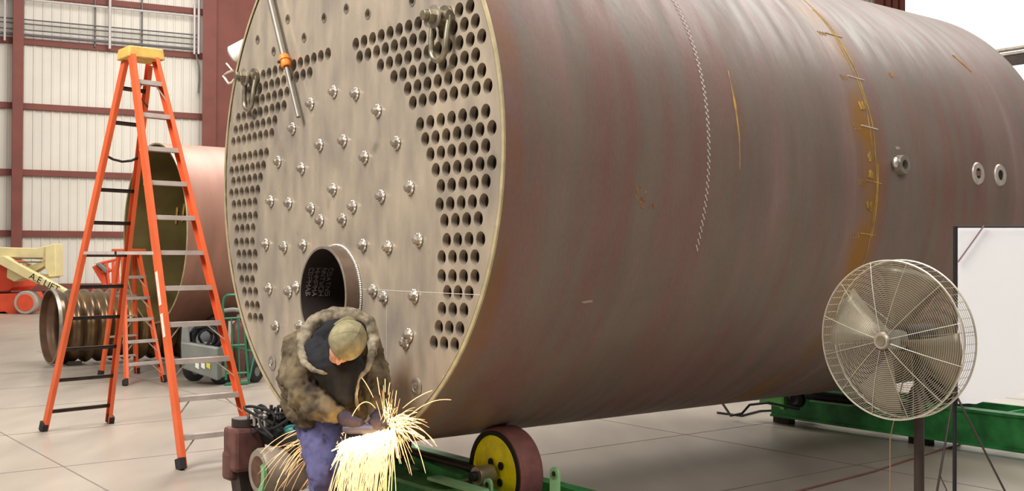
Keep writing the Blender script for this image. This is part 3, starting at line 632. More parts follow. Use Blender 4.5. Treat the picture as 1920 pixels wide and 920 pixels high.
# ---------------------------------------------------------------- second drum and corrugated furnace tube
BR2 = BROT
c2 = P(288, 437, 15.5); R2 = 1.29
d2 = thing('steel_drum', 'open-ended brown steel drum standing behind the ladders and left of the boiler', 'drum', c2, rot=Euler((0, 0, math.atan2(U.y, U.x))))
SH2 = mat('brown_shell', (142, 102, 86), .55, .1, .15, 1.5, stretch=(.5, 3, .5)); IN2 = mat('olive_inner', (112, 98, 58), .5, .2, .25, 1.5)
MB().lathe((0, 0, 0), (0, 1, 0), [(0, R2), (2.5, R2), (5, R2), (5, R2 - .013), (0, R2 - .013)], 128).build('shell', SH2, d2, True, local=True)
MB().lathe((0, .002, 0), (0, 1, 0), [(0, R2 - .0135), (5, R2 - .0135)], 128, False).build('lining', IN2, d2, True, local=True)
MB().lathe((0, -.005, 0), (0, 1, 0), [(0, R2 - .02), (0, R2 + .003), (.01, R2 + .003), (.01, R2 - .02)], 128).build('bright_edge', RIM, d2, True, local=True)
MB().lathe((0, 4.9, 0), (0, 1, 0), [(0, .001), (0, R2 - .016)], 96, False).build('end_plate', DARKM, d2, local=True)
m_ = MB()
for k in range(5): m_.tube([Vector(((R2 - .016) * cos(q), .8 + .1 * k, (R2 - .016) * sin(q))) for q in (radians(160 - 3 * k), radians(172 - 2 * k))], .02, 4)
m_.build('crayon_mark', YC, d2, local=True)
cz = c2.z - R2
CR = mat('wooden_cradle', (60, 50, 42), .8, 0, .2, 6)
for yy in (.75, 3.6):
    o_ = c2 + A * yy; o_.z = 0; m_ = MB(); 
    for sx_ in (-1, 1): m_.hexa([o_ + U * x + A * y + Vector((0, 0, z)) for (x, y, z) in [(sx_ * .22, -.12, 0), (sx_ * .62, -.12, 0), (sx_ * .62, .12, 0), (sx_ * .22, .12, 0), (sx_ * .22, -.12, cz - .0), (sx_ * .62, -.12, cz + .10), (sx_ * .62, .12, cz + .10), (sx_ * .22, .12, cz - .0)]])
    tag(m_.build('cradle_block', CR), 'dark cradle block under the %s end of the open brown drum' % ('open' if yy < 1 else 'far'), 'support')
pc = G(92, 684); rc = .575
ct = thing('corrugated_tube', 'golden-brown corrugated steel furnace tube lying on the floor behind the ladders', 'pipe', Vector((pc.x, pc.y, rc + .02)), rot=Euler((0, 0, math.atan2(U.y, U.x))))
CTM = mat('golden_scale', (128, 100, 62), .3, .75, .2, 3, rgb2=(92, 74, 58)); CTI = mat('inner_rust', (110, 82, 62), .5, .3, .2, 4)
prof = [(0, rc), (.10, rc)]
for k in range(90): s_ = .10 + k * .028; prof.append((s_, rc - .028 + .028 * cos((s_ - .10) / .21 * 2 * pi)))
prof.append((2.64, rc))
MB().lathe((0, 0, 0), (0, 1, 0), prof + [(s_, r_ - .02) for s_, r_ in reversed(prof)], 72).build('corrugated_wall', CTM, ct, True, local=True)
MB().lathe((0, .0, 0), (0, 1, 0), [(s_, r_ - .021) for s_, r_ in prof], 72, False).build('lining', CTI, ct, True, local=True)
MB().lathe((0, -.004, 0), (0, 1, 0), [(0, rc - .02), (0, rc + .003), (.05, rc + .004), (.05, rc - .01)], 72).build('end_rim', STEEL, ct, True, local=True)
for yy in (.3, 2.2):
    for sx_ in (-1, 1):
        o_ = pc + A * yy + U * sx_ * .22; tag(MB().hexa([o_ + U * x + A * y + Vector((0, 0, z)) for (x, y, z) in [(-.1, -.1, 0), (.1, -.1, 0), (.1, .1, 0), (-.1, .1, 0), (-.1, -.1, .03 + (.04 if sx_ < 0 else 0)), (.1, -.1, .03 + (.04 if sx_ > 0 else 0)), (.1, .1, .03 + (.04 if sx_ > 0 else 0)), (-.1, .1, .03 + (.04 if sx_ < 0 else 0))]]).build('wedge', CR), 'small dark wedge under the %s end of the corrugated tube, on its %s side' % ('open' if yy < 1 else 'hidden', 'left' if sx_ < 0 else 'right'), 'wedge', 'wedges under the corrugated tube')

# ---------------------------------------------------------------- boom lift far left
D0 = 31.5
bl = thing('boom_lift', 'cream and orange boom lift parked at the left edge by the wall', 'lift', G(40, 598))
def pl(name, pts, D, th, m, par): 
    m_ = MB(); f = [P(x, y, D) for x, y in pts]; bk = [P(x, y, D) + Vector((0, th, 0)) for x, y in pts]; N = len(pts)
    m_.add(f + bk, [tuple(range(N)), tuple(reversed(range(N, 2 * N)))] + [(k, (k + 1) % N, N + (k + 1) % N, N + k) for k in range(N)]); return m_.build(name, m, par, bevel=.02)
ub = pl('upper_boom', [(-60, 461), (0, 463), (68, 465), (103, 456), (103, 486), (80, 487), (26, 482), (-60, 484)], 31.3, .5, CREAM, bl)
pl('boom_head', [(84, 462), (103, 456), (105, 518), (92, 519), (84, 500)], 31.25, .55, CREAM, bl)
pl('brace_arm', [(46, 502), (86, 486), (90, 494), (60, 512)], 31.35, .4, CREAM, bl)
pl('knuckle', [(14, 490), (40, 494), (48, 510), (46, 518), (26, 528), (12, 520)], 31.15, .6, CREAM, bl)
jb_ = pl('jib', [(-8, 482), (6, 479), (124, 545), (118, 552), (46, 521), (-8, 492)], 31.0, .3, CREAM, bl)
pl('base_link', [(46, 512), (102, 516), (102, 521), (60, 522)], 31.4, .4, CREAM, bl)
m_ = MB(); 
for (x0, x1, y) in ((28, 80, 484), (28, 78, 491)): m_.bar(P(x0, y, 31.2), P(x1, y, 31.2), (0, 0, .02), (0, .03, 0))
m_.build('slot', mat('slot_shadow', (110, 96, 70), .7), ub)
f_ = bpy.data.curves.new('lift_lettering', 'FONT'); f_.body = 'A.E LIFT'; f_.size = .27; f_.extrude = .004; f_.align_x = 'CENTER'; f_.align_y = 'CENTER'
fo = bpy.data.objects.new('t', f_); COL.objects.link(fo); dg = bpy.context.evaluated_depsgraph_get(); dg.update(); fm = bpy.data.meshes.new_from_object(fo.evaluated_get(dg)); bpy.data.objects.remove(fo)
ta, tb2 = P(62, 519, 30.95), P(105, 541, 30.95); ang = math.atan2(tb2.z - ta.z, tb2.x - ta.x)
fm.transform(Matrix.Translation((ta + tb2) / 2 - ORG[bl.name] + Vector((0, -.02, .0))) @ Matrix.Rotation(-ang, 4, 'Y') @ Matrix.Rotation(pi / 2, 4, 'X'))
fm.materials.clear(); fm.materials.append(BLACK); lo = bpy.data.objects.new('lettering', fm); COL.objects.link(lo); lo.parent = jb_
pl('turntable', [(-60, 492), (0, 488), (14, 500), (24, 512), (24, 538), (16, 545), (-60, 548)], 31.6, 1.6, LIFTO, bl)
pl('chassis', [(-60, 552), (28, 550), (32, 560), (32, 588), (22, 592), (8, 584), (-60, 590)], 31.3, 1.8, LIFTO, bl)
wc = P(47, 577, 31.0); r_ = .335
for dx in (0, -2.3):
    c_ = Vector((wc.x + dx, wc.y, r_)); wh = MB().lathe(c_, (0, 1, 0), [(0, r_ - .09), (0, r_ - .02), (.03, r_), (.3, r_), (.3, r_ - .09)], 36).build('tyre', mat('pale_tyre', (176, 160, 146), .8), bl, True)
    MB().lathe(c_ + Vector((0, -.01, 0)), (0, 1, 0), [(0, .001), (0, r_ - .1), (.03, r_ - .08), (.25, r_ - .08)], 32, False).build('wheel_rim', LIFTO, wh, True)
# orange boom basket seen between the ladders
ok = thing('lift_basket', 'orange lift platform basket seen between the ladders by the wall', 'lift', G(200, 585))
pl('panel', [(172, 500), (180, 496), (196, 514), (200, 536), (192, 534)], 33, .3, LIFTO, ok)
pl('grey_cover', [(178, 494), (186, 492), (200, 504), (198, 512)], 32.9, .35, GREY, ok)
m_ = MB()
for (a_, b_) in (((186, 494), (220, 486)), ((220, 486), (222, 530)), ((200, 492), (204, 532)), ((212, 490), (212, 532)), ((198, 536), (226, 536)), ((190, 510), (222, 504)), ((168, 552), (226, 552)), ((170, 552), (176, 542)), ((205, 536), (205, 582))): m_.cyl(P(*a_, 33), P(*b_, 33), .045, 8)
m_.build('rail_frame', LIFTO, ok, True)
m_ = MB().bar(P(195, 583, 33), P(225, 583, 33), (0, 0, .06), (0, .3, 0)).build('base', DARKM, ok)

# ---------------------------------------------------------------- grey cart, hand truck, gas cylinders
gcx = G(375, 716); cart = thing('welding_cart', 'grey metal cart holding coiled dark hoses, behind the near ladder', 'cart', gcx)
Dc = 14.1
pl('body', [(338, 640), (408, 652), (408, 714), (340, 690)], Dc, .5, GREY, cart)
pl('side_cheek', [(340, 612), (352, 610), (356, 650), (338, 652)], Dc + .02, .06, GREY, cart)
pl('back_panel', [(350, 608), (418, 605), (420, 655), (350, 655)], Dc + .45, .05, mat('grey_blue', (112, 110, 112), .6), cart)
random.seed(3); m_ = MB()
for k in range(7):
    c_ = P(376 + k * 3, 633, Dc + .18); rad = .11 + .02 * (k % 3); m_.tube([c_ + Vector((rad * 1.3 * cos(q), .05 * sin(q * 2 + k), rad * 1.1 * sin(q))) for q in np.linspace(0, 2 * pi, 20)[:-1]], .018, 6, closed=True)
m_.build('hose_coil', BLACK, cart, True)
for (x0, c_) in ((366, (226, 224, 216)), (377, (226, 224, 216)), (387, (206, 204, 70))):
    MB().add([P(x0, 680, Dc - .012), P(x0 + 7, 681, Dc - .012), P(x0 + 7, 692, Dc - .012), P(x0, 688, Dc - .012)], [(0, 1, 2, 3)]).build('sticker', mat('sticker', c_, .6, 0, .05, 30), cart)
for (dx, dd_) in ((0, 0), (-.45, .35)):
    c_ = G(414, 720) + Vector((dx, dd_, .17)); wv = Vector((.75, -.66, 0)); wh = MB().lathe(c_, wv, [(-.045, .08), (-.045, .14), (-.02, .17), (.02, .17), (.045, .14), (.045, .08)], 32).build('wheel', RUBBER, cart, True)
    MB().lathe(c_, wv, [(-.03, .001), (-.04, .03), (-.03, .085), (.03, .085), (.04, .03), (.03, .001)], 24, False).build('wheel_hub', STEEL, wh, True)
ht = thing('hand_truck', 'green tubular hand truck with rubber tyres, between the near ladder and the boiler', 'hand truck', G(452, 722))
def hp(px, py, d=0.): return P(px, py, 14.0 + d)
m_ = MB(); m_.tube([hp(424, 712), hp(421, 620), hp(418, 570), hp(420, 558), hp(426, 553), hp(446, 552), hp(452, 557), hp(455, 575), hp(460, 640), hp(466, 712)], .016, 8); m_.build('frame_hoop', GREENT, ht, True)
for k, (y, x0, x1) in enumerate(((597, 420, 456), (648, 422, 462), (700, 424, 466))): MB().cyl(hp(x0, y), hp(x1, y - 2), .013, 8).build('cross_tube', GREENT, ht, True)
for px in (434, 446): MB().cyl(hp(px, 597), hp(px + 4, 716), .011, 8).build('upright_tube', GREENT, ht, True)
MB().cyl(hp(478, 660, .3), hp(466, 716), .012, 8).cyl(hp(440, 650), hp(478, 660, .3), .012, 8).build('side_brace', GREENT, ht, True)
MB().tube([hp(421, 582, -.02), hp(436, 580, -.02), hp(454, 582, -.02)], .028, 10).build('strap_pad', GREY, ht, True)
MB().bar(G(424, 721) + Vector((0, 0, .012)), G(468, 719) + Vector((0, 0, .012)), (0, .12, 0), (0, 0, .008)).build('toe_plate', GREENT, ht)
for px, dd_ in ((425, .25), (474, .15)):
    c_ = G(px, 719) + Vector((0, dd_, .15)); wv = Vector((.9, -.4, 0)); wh = MB().lathe(c_, wv, [(-.04, .07), (-.04, .12), (-.02, .15), (.02, .15), (.04, .12), (.04, .07)], 32).build('wheel', RUBBER, ht, True)
    MB().lathe(c_, wv, [(-.025, .001), (-.025, .075), (.025, .075), (.025, .001)], 24, False).build('wheel_hub', GREY, wh, True)
for (px, m__, lb, dd_) in ((436, mat('maroon_bottle', (104, 66, 60), .45), 'maroon gas cylinder standing in the green hand truck', .3), (452, mat('grey_bottle', (84, 80, 78), .45), 'dark grey gas cylinder standing in the green hand truck', .5)):
    c_ = G(px, 712); c_.y += dd_
    gt = thing('gas_cylinder', lb, 'gas cylinder', c_, 'gas cylinders in the hand truck')
    MB().lathe(c_, (0, 0, 1), [(0.02, .001), (.02, .10), (.66, .10), (.74, .085), (.79, .045), (.80, .001)], 32, False).build('bottle', m__, gt, True)
    MB().cyl(c_ + Vector((0, 0, .79)), c_ + Vector((0, 0, .88)), .025, 12).build('valve', STEEL, gt, True)
tag(MB().bar(G(345, 668), G(345, 668) + Vector((0, 0, .9)), (.12, 0, 0), (0, .12, 0)).build('steel_box', mat('dark_rust_box', (64, 44, 38), .7, 0, .2, 4), bevel=.01), 'dark rusty steel box standing on the floor left of the grey cart', 'box') if False else None

# ---------------------------------------------------------------- fan
fc = P(1668, 637, 5.1); FD = Vector((sin(radians(52)), cos(radians(52)), .02)).normalized()
fan = thing('pedestal_fan', 'large round wire-guarded fan on a dark pole, in front of the boiler', 'fan', Vector((fc.x, fc.y, 0)))
WIRE = mat('guard_wire', (168, 160, 142), .4, .6, .1, 10); WIREB = mat('bright_spoke', (196, 190, 172), .35, .6, .05, 10)
RF = .374
def guard(nm, off, dome, n_ring, face):
    m_ = MB(); c_ = fc + FD * off
    for k in range(n_ring):
        r_ = .05 + (RF - .052) * (k + .5) / n_ring; h_ = dome * (1 - (r_ / RF) ** 2) * face
        m_.ring(c_ + FD * h_, FD, r_, .0013, 72, 3)
    g_ = m_.build(nm, WIRE, fan, True); x, y, d = frame(FD)
    for k in range(12 if face < 0 else 8):
        a_ = 2 * pi * (k + .5) / (12 if face < 0 else 8) + (0 if face < 0 else .25); rd = x * cos(a_) + y * sin(a_)
        MB().tube([c_ + rd * r_ + FD * (dome * (1 - (r_ / RF) ** 2) * face + face * .003) for r_ in (.045, .12, .2, .28, RF)], .0017, 5).build('guard_spoke', WIREB, g_, True)
    MB().ring(c_, FD, RF, .004, 96, 8).build('guard_hoop', WIREB, g_, True)
    return g_
guard('front_guard', -.0, .06, 34, -1); guard('rear_guard', .10, .06, 30, 1)
MB().lathe(fc, FD, [(0, RF + .001), (.13, RF + .001), (.13, RF - .001), (0, RF - .001)], 96).build('guard_band', WIRE, fan, True) if False else None
x, y, d = frame(FD); m_ = MB()
for k in range(60):
    a_ = 2 * pi * k / 60; rd = x * cos(a_) + y * sin(a_); m_.tube([fc + rd * RF, fc + rd * RF + FD * .10], .0012, 4)
m_.build('side_wires', WIRE, fan, True)
MB().lathe(fc + FD * -.068, FD, [(0, .001), (0, .018), (-.006, .02), (-.008, .036), (0, .042), (.012, .042), (.012, .001)], 40, False).build('centre_badge', STEEL, fan, True)
MB().lathe(fc + FD * -.077, FD, [(0, .001), (0, .024)], 24, False).build('badge_disc', GUNM, fan)
MB().lathe(fc + FD * .02, FD, [(0, .001), (0, .045), (.02, .05), (.06, .05), (.06, .001)], 32, False).build('hub', GREY, fan, True)
BLD = mat('fan_blade', (120, 112, 96), .45, .4, .08, 8)
for k in range(4):
    m_ = MB(); a0 = k * pi / 2 + .3; N = 10; vs = []
    for i in range(N + 1):
        r_ = .045 + (.345 - .045) * i / N; wd = .45 + .15 * i / N
        for j in range(5):
            a_ = a0 + wd * (j / 4 - .5) * 1.5; tw = (j / 4 - .5) * .07
            vs.append(fc + (x * cos(a_) + y * sin(a_)) * r_ + FD * (.05 + tw))
    m_.add(vs, [(i * 5 + j, i * 5 + j + 1, (i + 1) * 5 + j + 1, (i + 1) * 5 + j) for i in range(N) for j in range(4)]); o = m_.build('fan_blade', BLD, fan, True)
    so = o.modifiers.new('s', 'SOLIDIFY'); so.thickness = .0025
MB().cyl(fc + FD * .09, fc + FD * .34, .062, 28).build('motor', BLACK, fan, True, bevel=.01)
pb = fc + FD * .25
MB().cyl(pb - Vector((0, 0, pb.z - .04)), pb - Vector((0, 0, .05)), .024, 20).build('pole', DARKM, fan, True)
MB().bar(pb - Vector((0, 0, .08)), pb + Vector((0, 0, .0)), x * .04, FD * .03).build('tilt_bracket', DARKM, fan)
MB().lathe(pb - Vector((0, 0, pb.z)), (0, 0, 1), [(0, .001), (0, .22), (.02, .22), (.05, .06), (.06, .001)], 40, False).build('base', BLACK, fan, True)
q0 = P(1669, 780, 5.2); MB().tube([fc + FD * .16 - Vector((0, 0, .08)), q0 - Vector((0, 0, .1)), Vector((q0.x, q0.y, .25)), Vector((q0.x + .05, q0.y, .02))], .003, 5).build('power_cord', mat('tan_cord', (132, 108, 84), .7), fan, True)

# ---------------------------------------------------------------- white sheet on a stand
Dp = 6.1
sc = G(1790, 1100); base = P(1792, 700, Dp); base.z = 0
ws = thing('backdrop_stand', 'thin dark tripod stand carrying the white sheet at the right edge', 'stand', base)
MB().cyl(base + Vector((0, .02, .02)), P(1794, 424, Dp) + Vector((0, .02, 0)), .011, 12).build('post', BLACK, ws, True)
MB().cyl(P(1794, 426, Dp + .03), P(2100, 426, Dp + .03), .008, 12).build('top_bar', BLACK, ws, True)
rp_ = P(2100, 426, Dp + .03); MB().cyl(rp_, Vector((rp_.x, rp_.y, 0)), .011, 12).build('post', BLACK, ws, True)
MB().cyl(P(1845, 423, Dp - .015), P(1796, 491, Dp - .015), .0045, 8).build('corner_brace', mat('brace_purple', (120, 96, 108), .6), ws, True)
jt = P(1792, 800, Dp)
for (dx, dy) in ((-.30, -.30), (.34, -.38), (.02, .45)): MB().cyl(Vector((jt.x, jt.y + .02, .95)), Vector((base.x + dx, base.y + dy, .01)), .006, 8).build('tripod_leg', DARKM, ws, True)
for (dx, dy) in ((-.20, -.233), (.19, -.21), (.01, .25)): MB().cyl(Vector((jt.x, jt.y + .02, .30)), Vector((base.x + dx, base.y + dy, .43)), .004, 8).build('leg_strut', DARKM, ws, True)
SHEET = mat('white_sheet', (252, 252, 255), .8, 0, 0, 1)
n = SHEET.node_tree.nodes; L = SHEET.node_tree.links; tl = n.new('ShaderNodeBsdfTranslucent'); tl.inputs[0].default_value = (1, 1, 1, 1); mx = n.new('ShaderNodeMixShader'); mx.inputs[0].default_value = .45
L.new(n['Principled BSDF'].outputs[0], mx.inputs[1]); L.new(tl.outputs[0], mx.inputs[2]); L.new(mx.outputs[0], n['Material Output'].inputs[0])
bot = [(1797, 757), (1815, 756), (1830, 757), (1845, 752), (1862, 747), (1880, 748), (1895, 741), (1908, 740), (1920, 735), (1950, 738), (2000, 730), (2060, 733), (2100, 726)]
m_ = MB(); f = [P(x_, 427, Dp) for x_, _ in bot] + [P(x_, y_, Dp) for x_, y_ in bot]; N = len(bot)
bk = [v + Vector((0, .008, 0)) for v in f]
m_.add(f + bk, [(i, i + 1, N + i + 1, N + i) for i in range(N - 1)] + [(2 * N + i, 2 * N + i + 1, 3 * N + i + 1, 3 * N + i) for i in range(N - 1)] + [(N + i, N + i + 1, 3 * N + i + 1, 3 * N + i) for i in range(N - 1)] + [(i, i + 1, 2 * N + i + 1, 2 * N + i) for i in range(N - 1)] + [(0, N, 3 * N, 2 * N)])
tag(m_.build('white_sheet', SHEET), 'bright white sheet with a ragged lower edge hung at the right edge', 'sheet')
# ---------------------------------------------------------------- PERSON
def Q(px, py, D): return P(px, py, D - .2)
SKIN = mat('skin', (196, 140, 112), .5, 0, .06, 30); CAMO = mat('camouflage_cloth', (112, 98, 74), .9, 0, .2, 9, .4, rgb2=(58, 48, 38)); CAMOL = mat('pale_camouflage', (156, 144, 122), .9, 0, .2, 16, .4, rgb2=(84, 74, 60))
SHIRT = mat('black_shirt', (26, 26, 30), .9, 0, .2, 12, .2); JEAN = mat('blue_jeans', (88, 86, 126), .9, 0, .15, 14, .3); GLOVE = mat('dark_gloves', (58, 48, 60), .9, 0, .2, 14, .2)
CAPM = mat('olive_cap', (150, 140, 108), .85, 0, .15, 18, .3, rgb2=(120, 112, 82)); BOOT = mat('brown_boots', (74, 54, 40), .7, 0, .2, 12)
pel = Q(605, 770, 6.85); man = thing('person', 'worker in camouflage jacket, cap and blue jeans bending over to grind below the tube sheet', 'person', Vector((pel.x, pel.y, 0)))
hipL, hipR = Q(588, 785, 6.85), Q(640, 782, 6.72); knL, knR = Q(612, 885, 6.45), Q(668, 880, 6.3)
anL = Vector((knL.x - .05, knL.y + .22, .09)); anR = Vector((knR.x + .02, knR.y + .24, .09))
chest = Q(612, 690, 6.55); neck = Q(641, 640, 6.27)
shL, shR = Q(570, 662, 6.33), Q(680, 655, 6.45); elL, elR = Q(568, 738, 6.2), Q(704, 722, 6.28)
GA, GB = P(664, 804, 5.86), P(732, 806, 5.80)          # grinder axis
gd = (GB - GA).normalized()
hL, hR = GA + Vector((0, -.0, .035)), GA.lerp(GB, .72) + Vector((0, .0, .04))
wrL, wrR = Q(636, 778, 6.1), Q(708, 778, 6.16)
hc = P(652, 640, 5.82); cr_ = Vector((.60, -.68, .42)).normalized(); fa = Vector((-.30, -.42, -.86)); fa = (fa - cr_ * fa.dot(cr_)).normalized(); la = fa.cross(cr_).normalized()
HR = Matrix((la, fa, cr_)).transposed()
b_ = MB()
b_.ell(hc, (.083, .098, .108), HR)
b_.ell(hc - cr_ * .05 + fa * .035, (.062, .07, .075), HR).ell(hc - cr_ * .105 + fa * .062, (.034, .03, .03), HR)   # jaw, chin
b_.cap(hc - cr_ * .005 + fa * .098, hc - cr_ * .045 + fa * .118, .009, .014).ell(hc - cr_ * .078 + fa * .092, (.024, .012, .009), HR).ell(hc + cr_ * .012 + fa * .088, (.05, .014, .01), HR)
for s_ in (-1, 1):
    b_.ell(hc + la * s_ * .086 - fa * .01 - cr_ * .02, (.010, .018, .032), HR); b_.ell(hc + la * s_ * .03 + fa * .086 - cr_ * .02, (.014, .01, .010), HR)
b_.cap(neck, hc - cr_ * .07, .062, .056)
b_.chain([pel, chest, neck], [.13, .14, .07]); b_.cap(shL, shR, .07, .07); b_.cap(hipL, hipR, .10, .10)
b_.chain([shL, elL, wrL], [.058, .045, .032]); b_.chain([shR, elR, wrR], [.058, .045, .032])
b_.chain([hipL, knL, anL], [.09, .06, .042]); b_.chain([hipR, knR, anR], [.09, .06, .042])
def hand(mb, wr, hd, side, k=1.):
    """palm reaches hd from the wrist; fingers close round the grinder axis"""
    d = (hd - wr).normalized(); ac = gd * side; n_ = d.cross(ac).normalized()
    if n_.z > 0: n_ = -n_
    mb.cap(wr, wr.lerp(hd, .5), .03 * k, .034 * k)
    palm = [hd + ac * o - d * .0 for o in (-.03, .03)]; mb.cap(palm[0], palm[1], .022 * k); mb.cap(wr.lerp(hd, .45), hd, .032 * k, .027 * k)
    for q, (o, ln_) in enumerate(((-.036, .8), (-.012, .95), (.012, 1.), (.036, .88))):
        p0 = hd + ac * o; p1 = p0 + (d * .6 + n_ * .35).normalized() * .036 * ln_; p2 = p1 + (n_ * .95 + d * .05).normalized() * .030 * ln_; p3 = p2 + (n_ * .35 - d * .9).normalized() * .024 * ln_
        mb.chain([p0, p1, p2, p3], [.0105 * k, .0098 * k, .009 * k, .008 * k])
    t0 = wr.lerp(hd, .55) + ac * .03; t1 = t0 + (ac * .8 + n_ * .6).normalized() * .035; t2 = t1 + (n_ * .9 + d * .4).normalized() * .03; mb.chain([t0, t1, t2], [.013 * k, .0115 * k, .0095 * k])
hand(b_, wrL, hL, 1); hand(b_, wrR, hR, -1)
for a_ in (anL, anR): b_.cap(a_ - Vector((0, 0, .04)), a_ + Vector((.05, -.15, -.05)), .038, .03)
b_.build('body', SKIN, man, remesh=.007, smooth_it=4)
gl = MB(); hand(gl, wrL, hL, 1, 1.22); hand(gl, wrR, hR, -1, 1.22); gl.cap(wrL - (hL - wrL) * .25, wrL, .044, .038); gl.cap(wrR - (hR - wrR) * .25, wrR, .044, .038)
for s__, (w0_, h0_, sd) in enumerate(((wrL, hL, 1), (wrR, hR, -1))):
    g_ = MB(); hand(g_, w0_, h0_, sd, 1.25); g_.cap(w0_ - (h0_ - w0_) * .3, w0_, .046, .038); g_.build('glove', GLOVE, man, remesh=.006, smooth_it=2)
j = MB()
j.chain([Q(597, 768, 6.78), Q(590, 715, 6.6), Q(600, 670, 6.48), Q(628, 640, 6.42)], [.165, .185, .185, .15])
j.chain([shL + Vector((0, .03, 0)), Q(630, 640, 6.4), shR], [.115, .13, .105])
j.chain([shL, Q(563, 705, 6.25), elL, Q(600, 760, 6.12), wrL.lerp(elL, .12)], [.105, .105, .100, .085, .062])
j.chain([shR, Q(700, 690, 6.4), elR, wrR.lerp(elR, .2)], [.098, .09, .082, .06])
j.cap(Q(690, 690, 6.38), Q(672, 765, 6.5), .09, .085)
j.chain([Q(556, 640, 6.62), Q(546, 700, 6.66), Q(560, 770, 6.72)], [.07, .085, .08])
jk = j.build('jacket', CAMO, man, remesh=.011, smooth_it=3, disp=[(.12, .07), (.04, .032), (.018, .01)])
h_ = MB(); hpts = [Q(612, 700, 6.02), Q(590, 694, 6.03), Q(571, 680, 6.1), Q(566, 655, 6.18), Q(572, 626, 6.26), Q(594, 602, 6.32), Q(628, 591, 6.36), Q(664, 592, 6.36), Q(692, 606, 6.38), Q(700, 636, 6.36), Q(698, 662, 6.2), Q(690, 690, 6.1), Q(672, 712, 6.02), Q(668, 745, 6.05), Q(672, 768, 6.12)]
h_.chain(hpts, [.010, .014, .020, .032, .044, .050, .052, .050, .044, .036, .024, .015, .011, .011, .010])
h_.build('hood', CAMOL, man, remesh=.008, smooth_it=2, disp=[(.05, .022)])
s_ = MB(); s_.chain([Q(596, 640, 6.30), Q(622, 622, 6.34), Q(660, 620, 6.36)], [.075, .085, .09]); s_.chain([Q(590, 660, 6.22), Q(618, 690, 6.13), Q(646, 742, 6.12)], [.085, .095, .055]); s_.chain([Q(640, 650, 6.2), Q(655, 690, 6.15), Q(655, 735, 6.15)], [.09, .085, .06])
s_.chain([neck, hc - cr_ * .085], [.075, .066])
s_.build('shirt', SHIRT, man, remesh=.009, smooth_it=3, disp=[(.06, .02)])
t_ = MB(); t_.cap(hipL + Vector((0, 0, .03)), hipR + Vector((0, 0, .03)), .125, .12); t_.chain([hipL, knL, anL + Vector((0, 0, .03))], [.118, .098, .088]); t_.chain([hipR, knR, anR + Vector((0, 0, .03))], [.118, .098, .088]); t_.cap(pel, Q(625, 800, 6.65), .13, .11)
t_.build('jeans', JEAN, man, remesh=.011, smooth_it=3, disp=[(.11, .055), (.035, .026)])
for a_ in (anL, anR):
    g_ = MB(); g_.cap(a_ + Vector((0, 0, .05)), a_ - Vector((0, 0, .035)), .06, .052); g_.cap(a_ - Vector((0, 0, .04)), a_ + Vector((.055, -.17, -.048)), .05, .042); g_.build('boot', BOOT, man, remesh=.009, smooth_it=2)
# cap: a dome over the crown with band, seams and a brim
cp_ = MB(); cc = hc + cr_ * .008 + la * .008; x_, y_ = la, fa; N = 40; rings = []
for i in range(13):
    ph = radians(4 + i * 8.2)
    for q in range(N):
        a_ = 2 * pi * q / N; fl_ = 1 + .012 * sin(a_ * 6)
        cp_.v.append(cc + (x_ * cos(a_) * .101 * fl_ + y_ * sin(a_) * .113 * fl_) * sin(ph) + cr_ * (.118 * cos(ph)))
for i in range(12):
    for q in range(N): cp_.f.append((i * N + q, (i + 1) * N + q, (i + 1) * N + (q + 1) % N, i * N + (q + 1) % N))
cp_.f.append(tuple(range(N)))
co_ = cp_.build('cap', CAPM, man, True); so = co_.modifiers.new('s', 'SOLIDIFY'); so.thickness = .004
bb_ = MB()
for a0 in range(6):
    a_ = a0 * pi / 3 + .3; bb_.tube([cc + (x_ * cos(a_) * .1015 + y_ * sin(a_) * .1135) * sin(radians(g)) + cr_ * .1185 * cos(radians(g)) for g in range(4, 100, 12)], .0016, 5)
bb_.ell(cc + cr_ * .119, (.007, .007, .004), HR); bb_.build('cap_seams', mat('cap_seam', (124, 116, 88), .9), co_, True)
br_ = MB(); bp_ = []
for q in range(13):
    a_ = radians(-35 - q * 110 / 12); o_ = cc + (x_ * cos(a_) * .100 + y_ * sin(a_) * .112) - cr_ * .016; o2 = cc + (x_ * cos(a_) * .115 + y_ * sin(a_) * (.112 + .05 * math.sin(pi * q / 12))) - cr_ * .02; bp_.append((o_, o2))
br_.add([p_[0] for p_ in bp_] + [p_[1] for p_ in bp_], [(k, k + 1, 14 + k, 13 + k) for k in range(12)]); bo_ = br_.build('cap_brim', CAPM, co_, True); so = bo_.modifiers.new('s', 'SOLIDIFY'); so.thickness = .004
HAIR = mat('dark_hair', (58, 44, 34), .9, 0, .2, 60); hm = MB(); hm.tube([cc + x_ * -.088 * cos(q) + y_ * .09 * sin(q) * -1 - cr_ * .022 for q in np.linspace(-.5, 1.6, 12)], .009, 8); hm.build('hair', HAIR, man, True)
gr = thing('angle_grinder', 'dark angle grinder held in the gloved hands of the worker, throwing sparks', 'grinder', GA)
MB().lathe(GA - gd * .06, gd, [(0, .001), (0, .022), (.04, .026), (.10, .024), (.13, .031), (.25, .031), (.27, .026), (.27, .001)], 28, False).build('motor_body', mat('grinder_body', (70, 66, 84), .5), gr, True)
gn = Vector((.15, -.45, -.88)).normalized(); gh = GB - gd * .0
MB().cyl(gh - gn * .03, gh + gn * .035, .03, 24).build('gear_head', STEEL, gr, True, bevel=.004)
MB().lathe(gh + gn * .04, gn, [(0, .001), (0, .06), (.003, .06), (.003, .001)], 40, False).build('grinding_disc', DARKM, gr, True)
MB().cyl(gh, gh + gn.cross(gd).normalized() * .11, .013, 14).build('side_handle', BLACK, gr, True)
gx, gy, _g = frame(gn); m_ = MB()
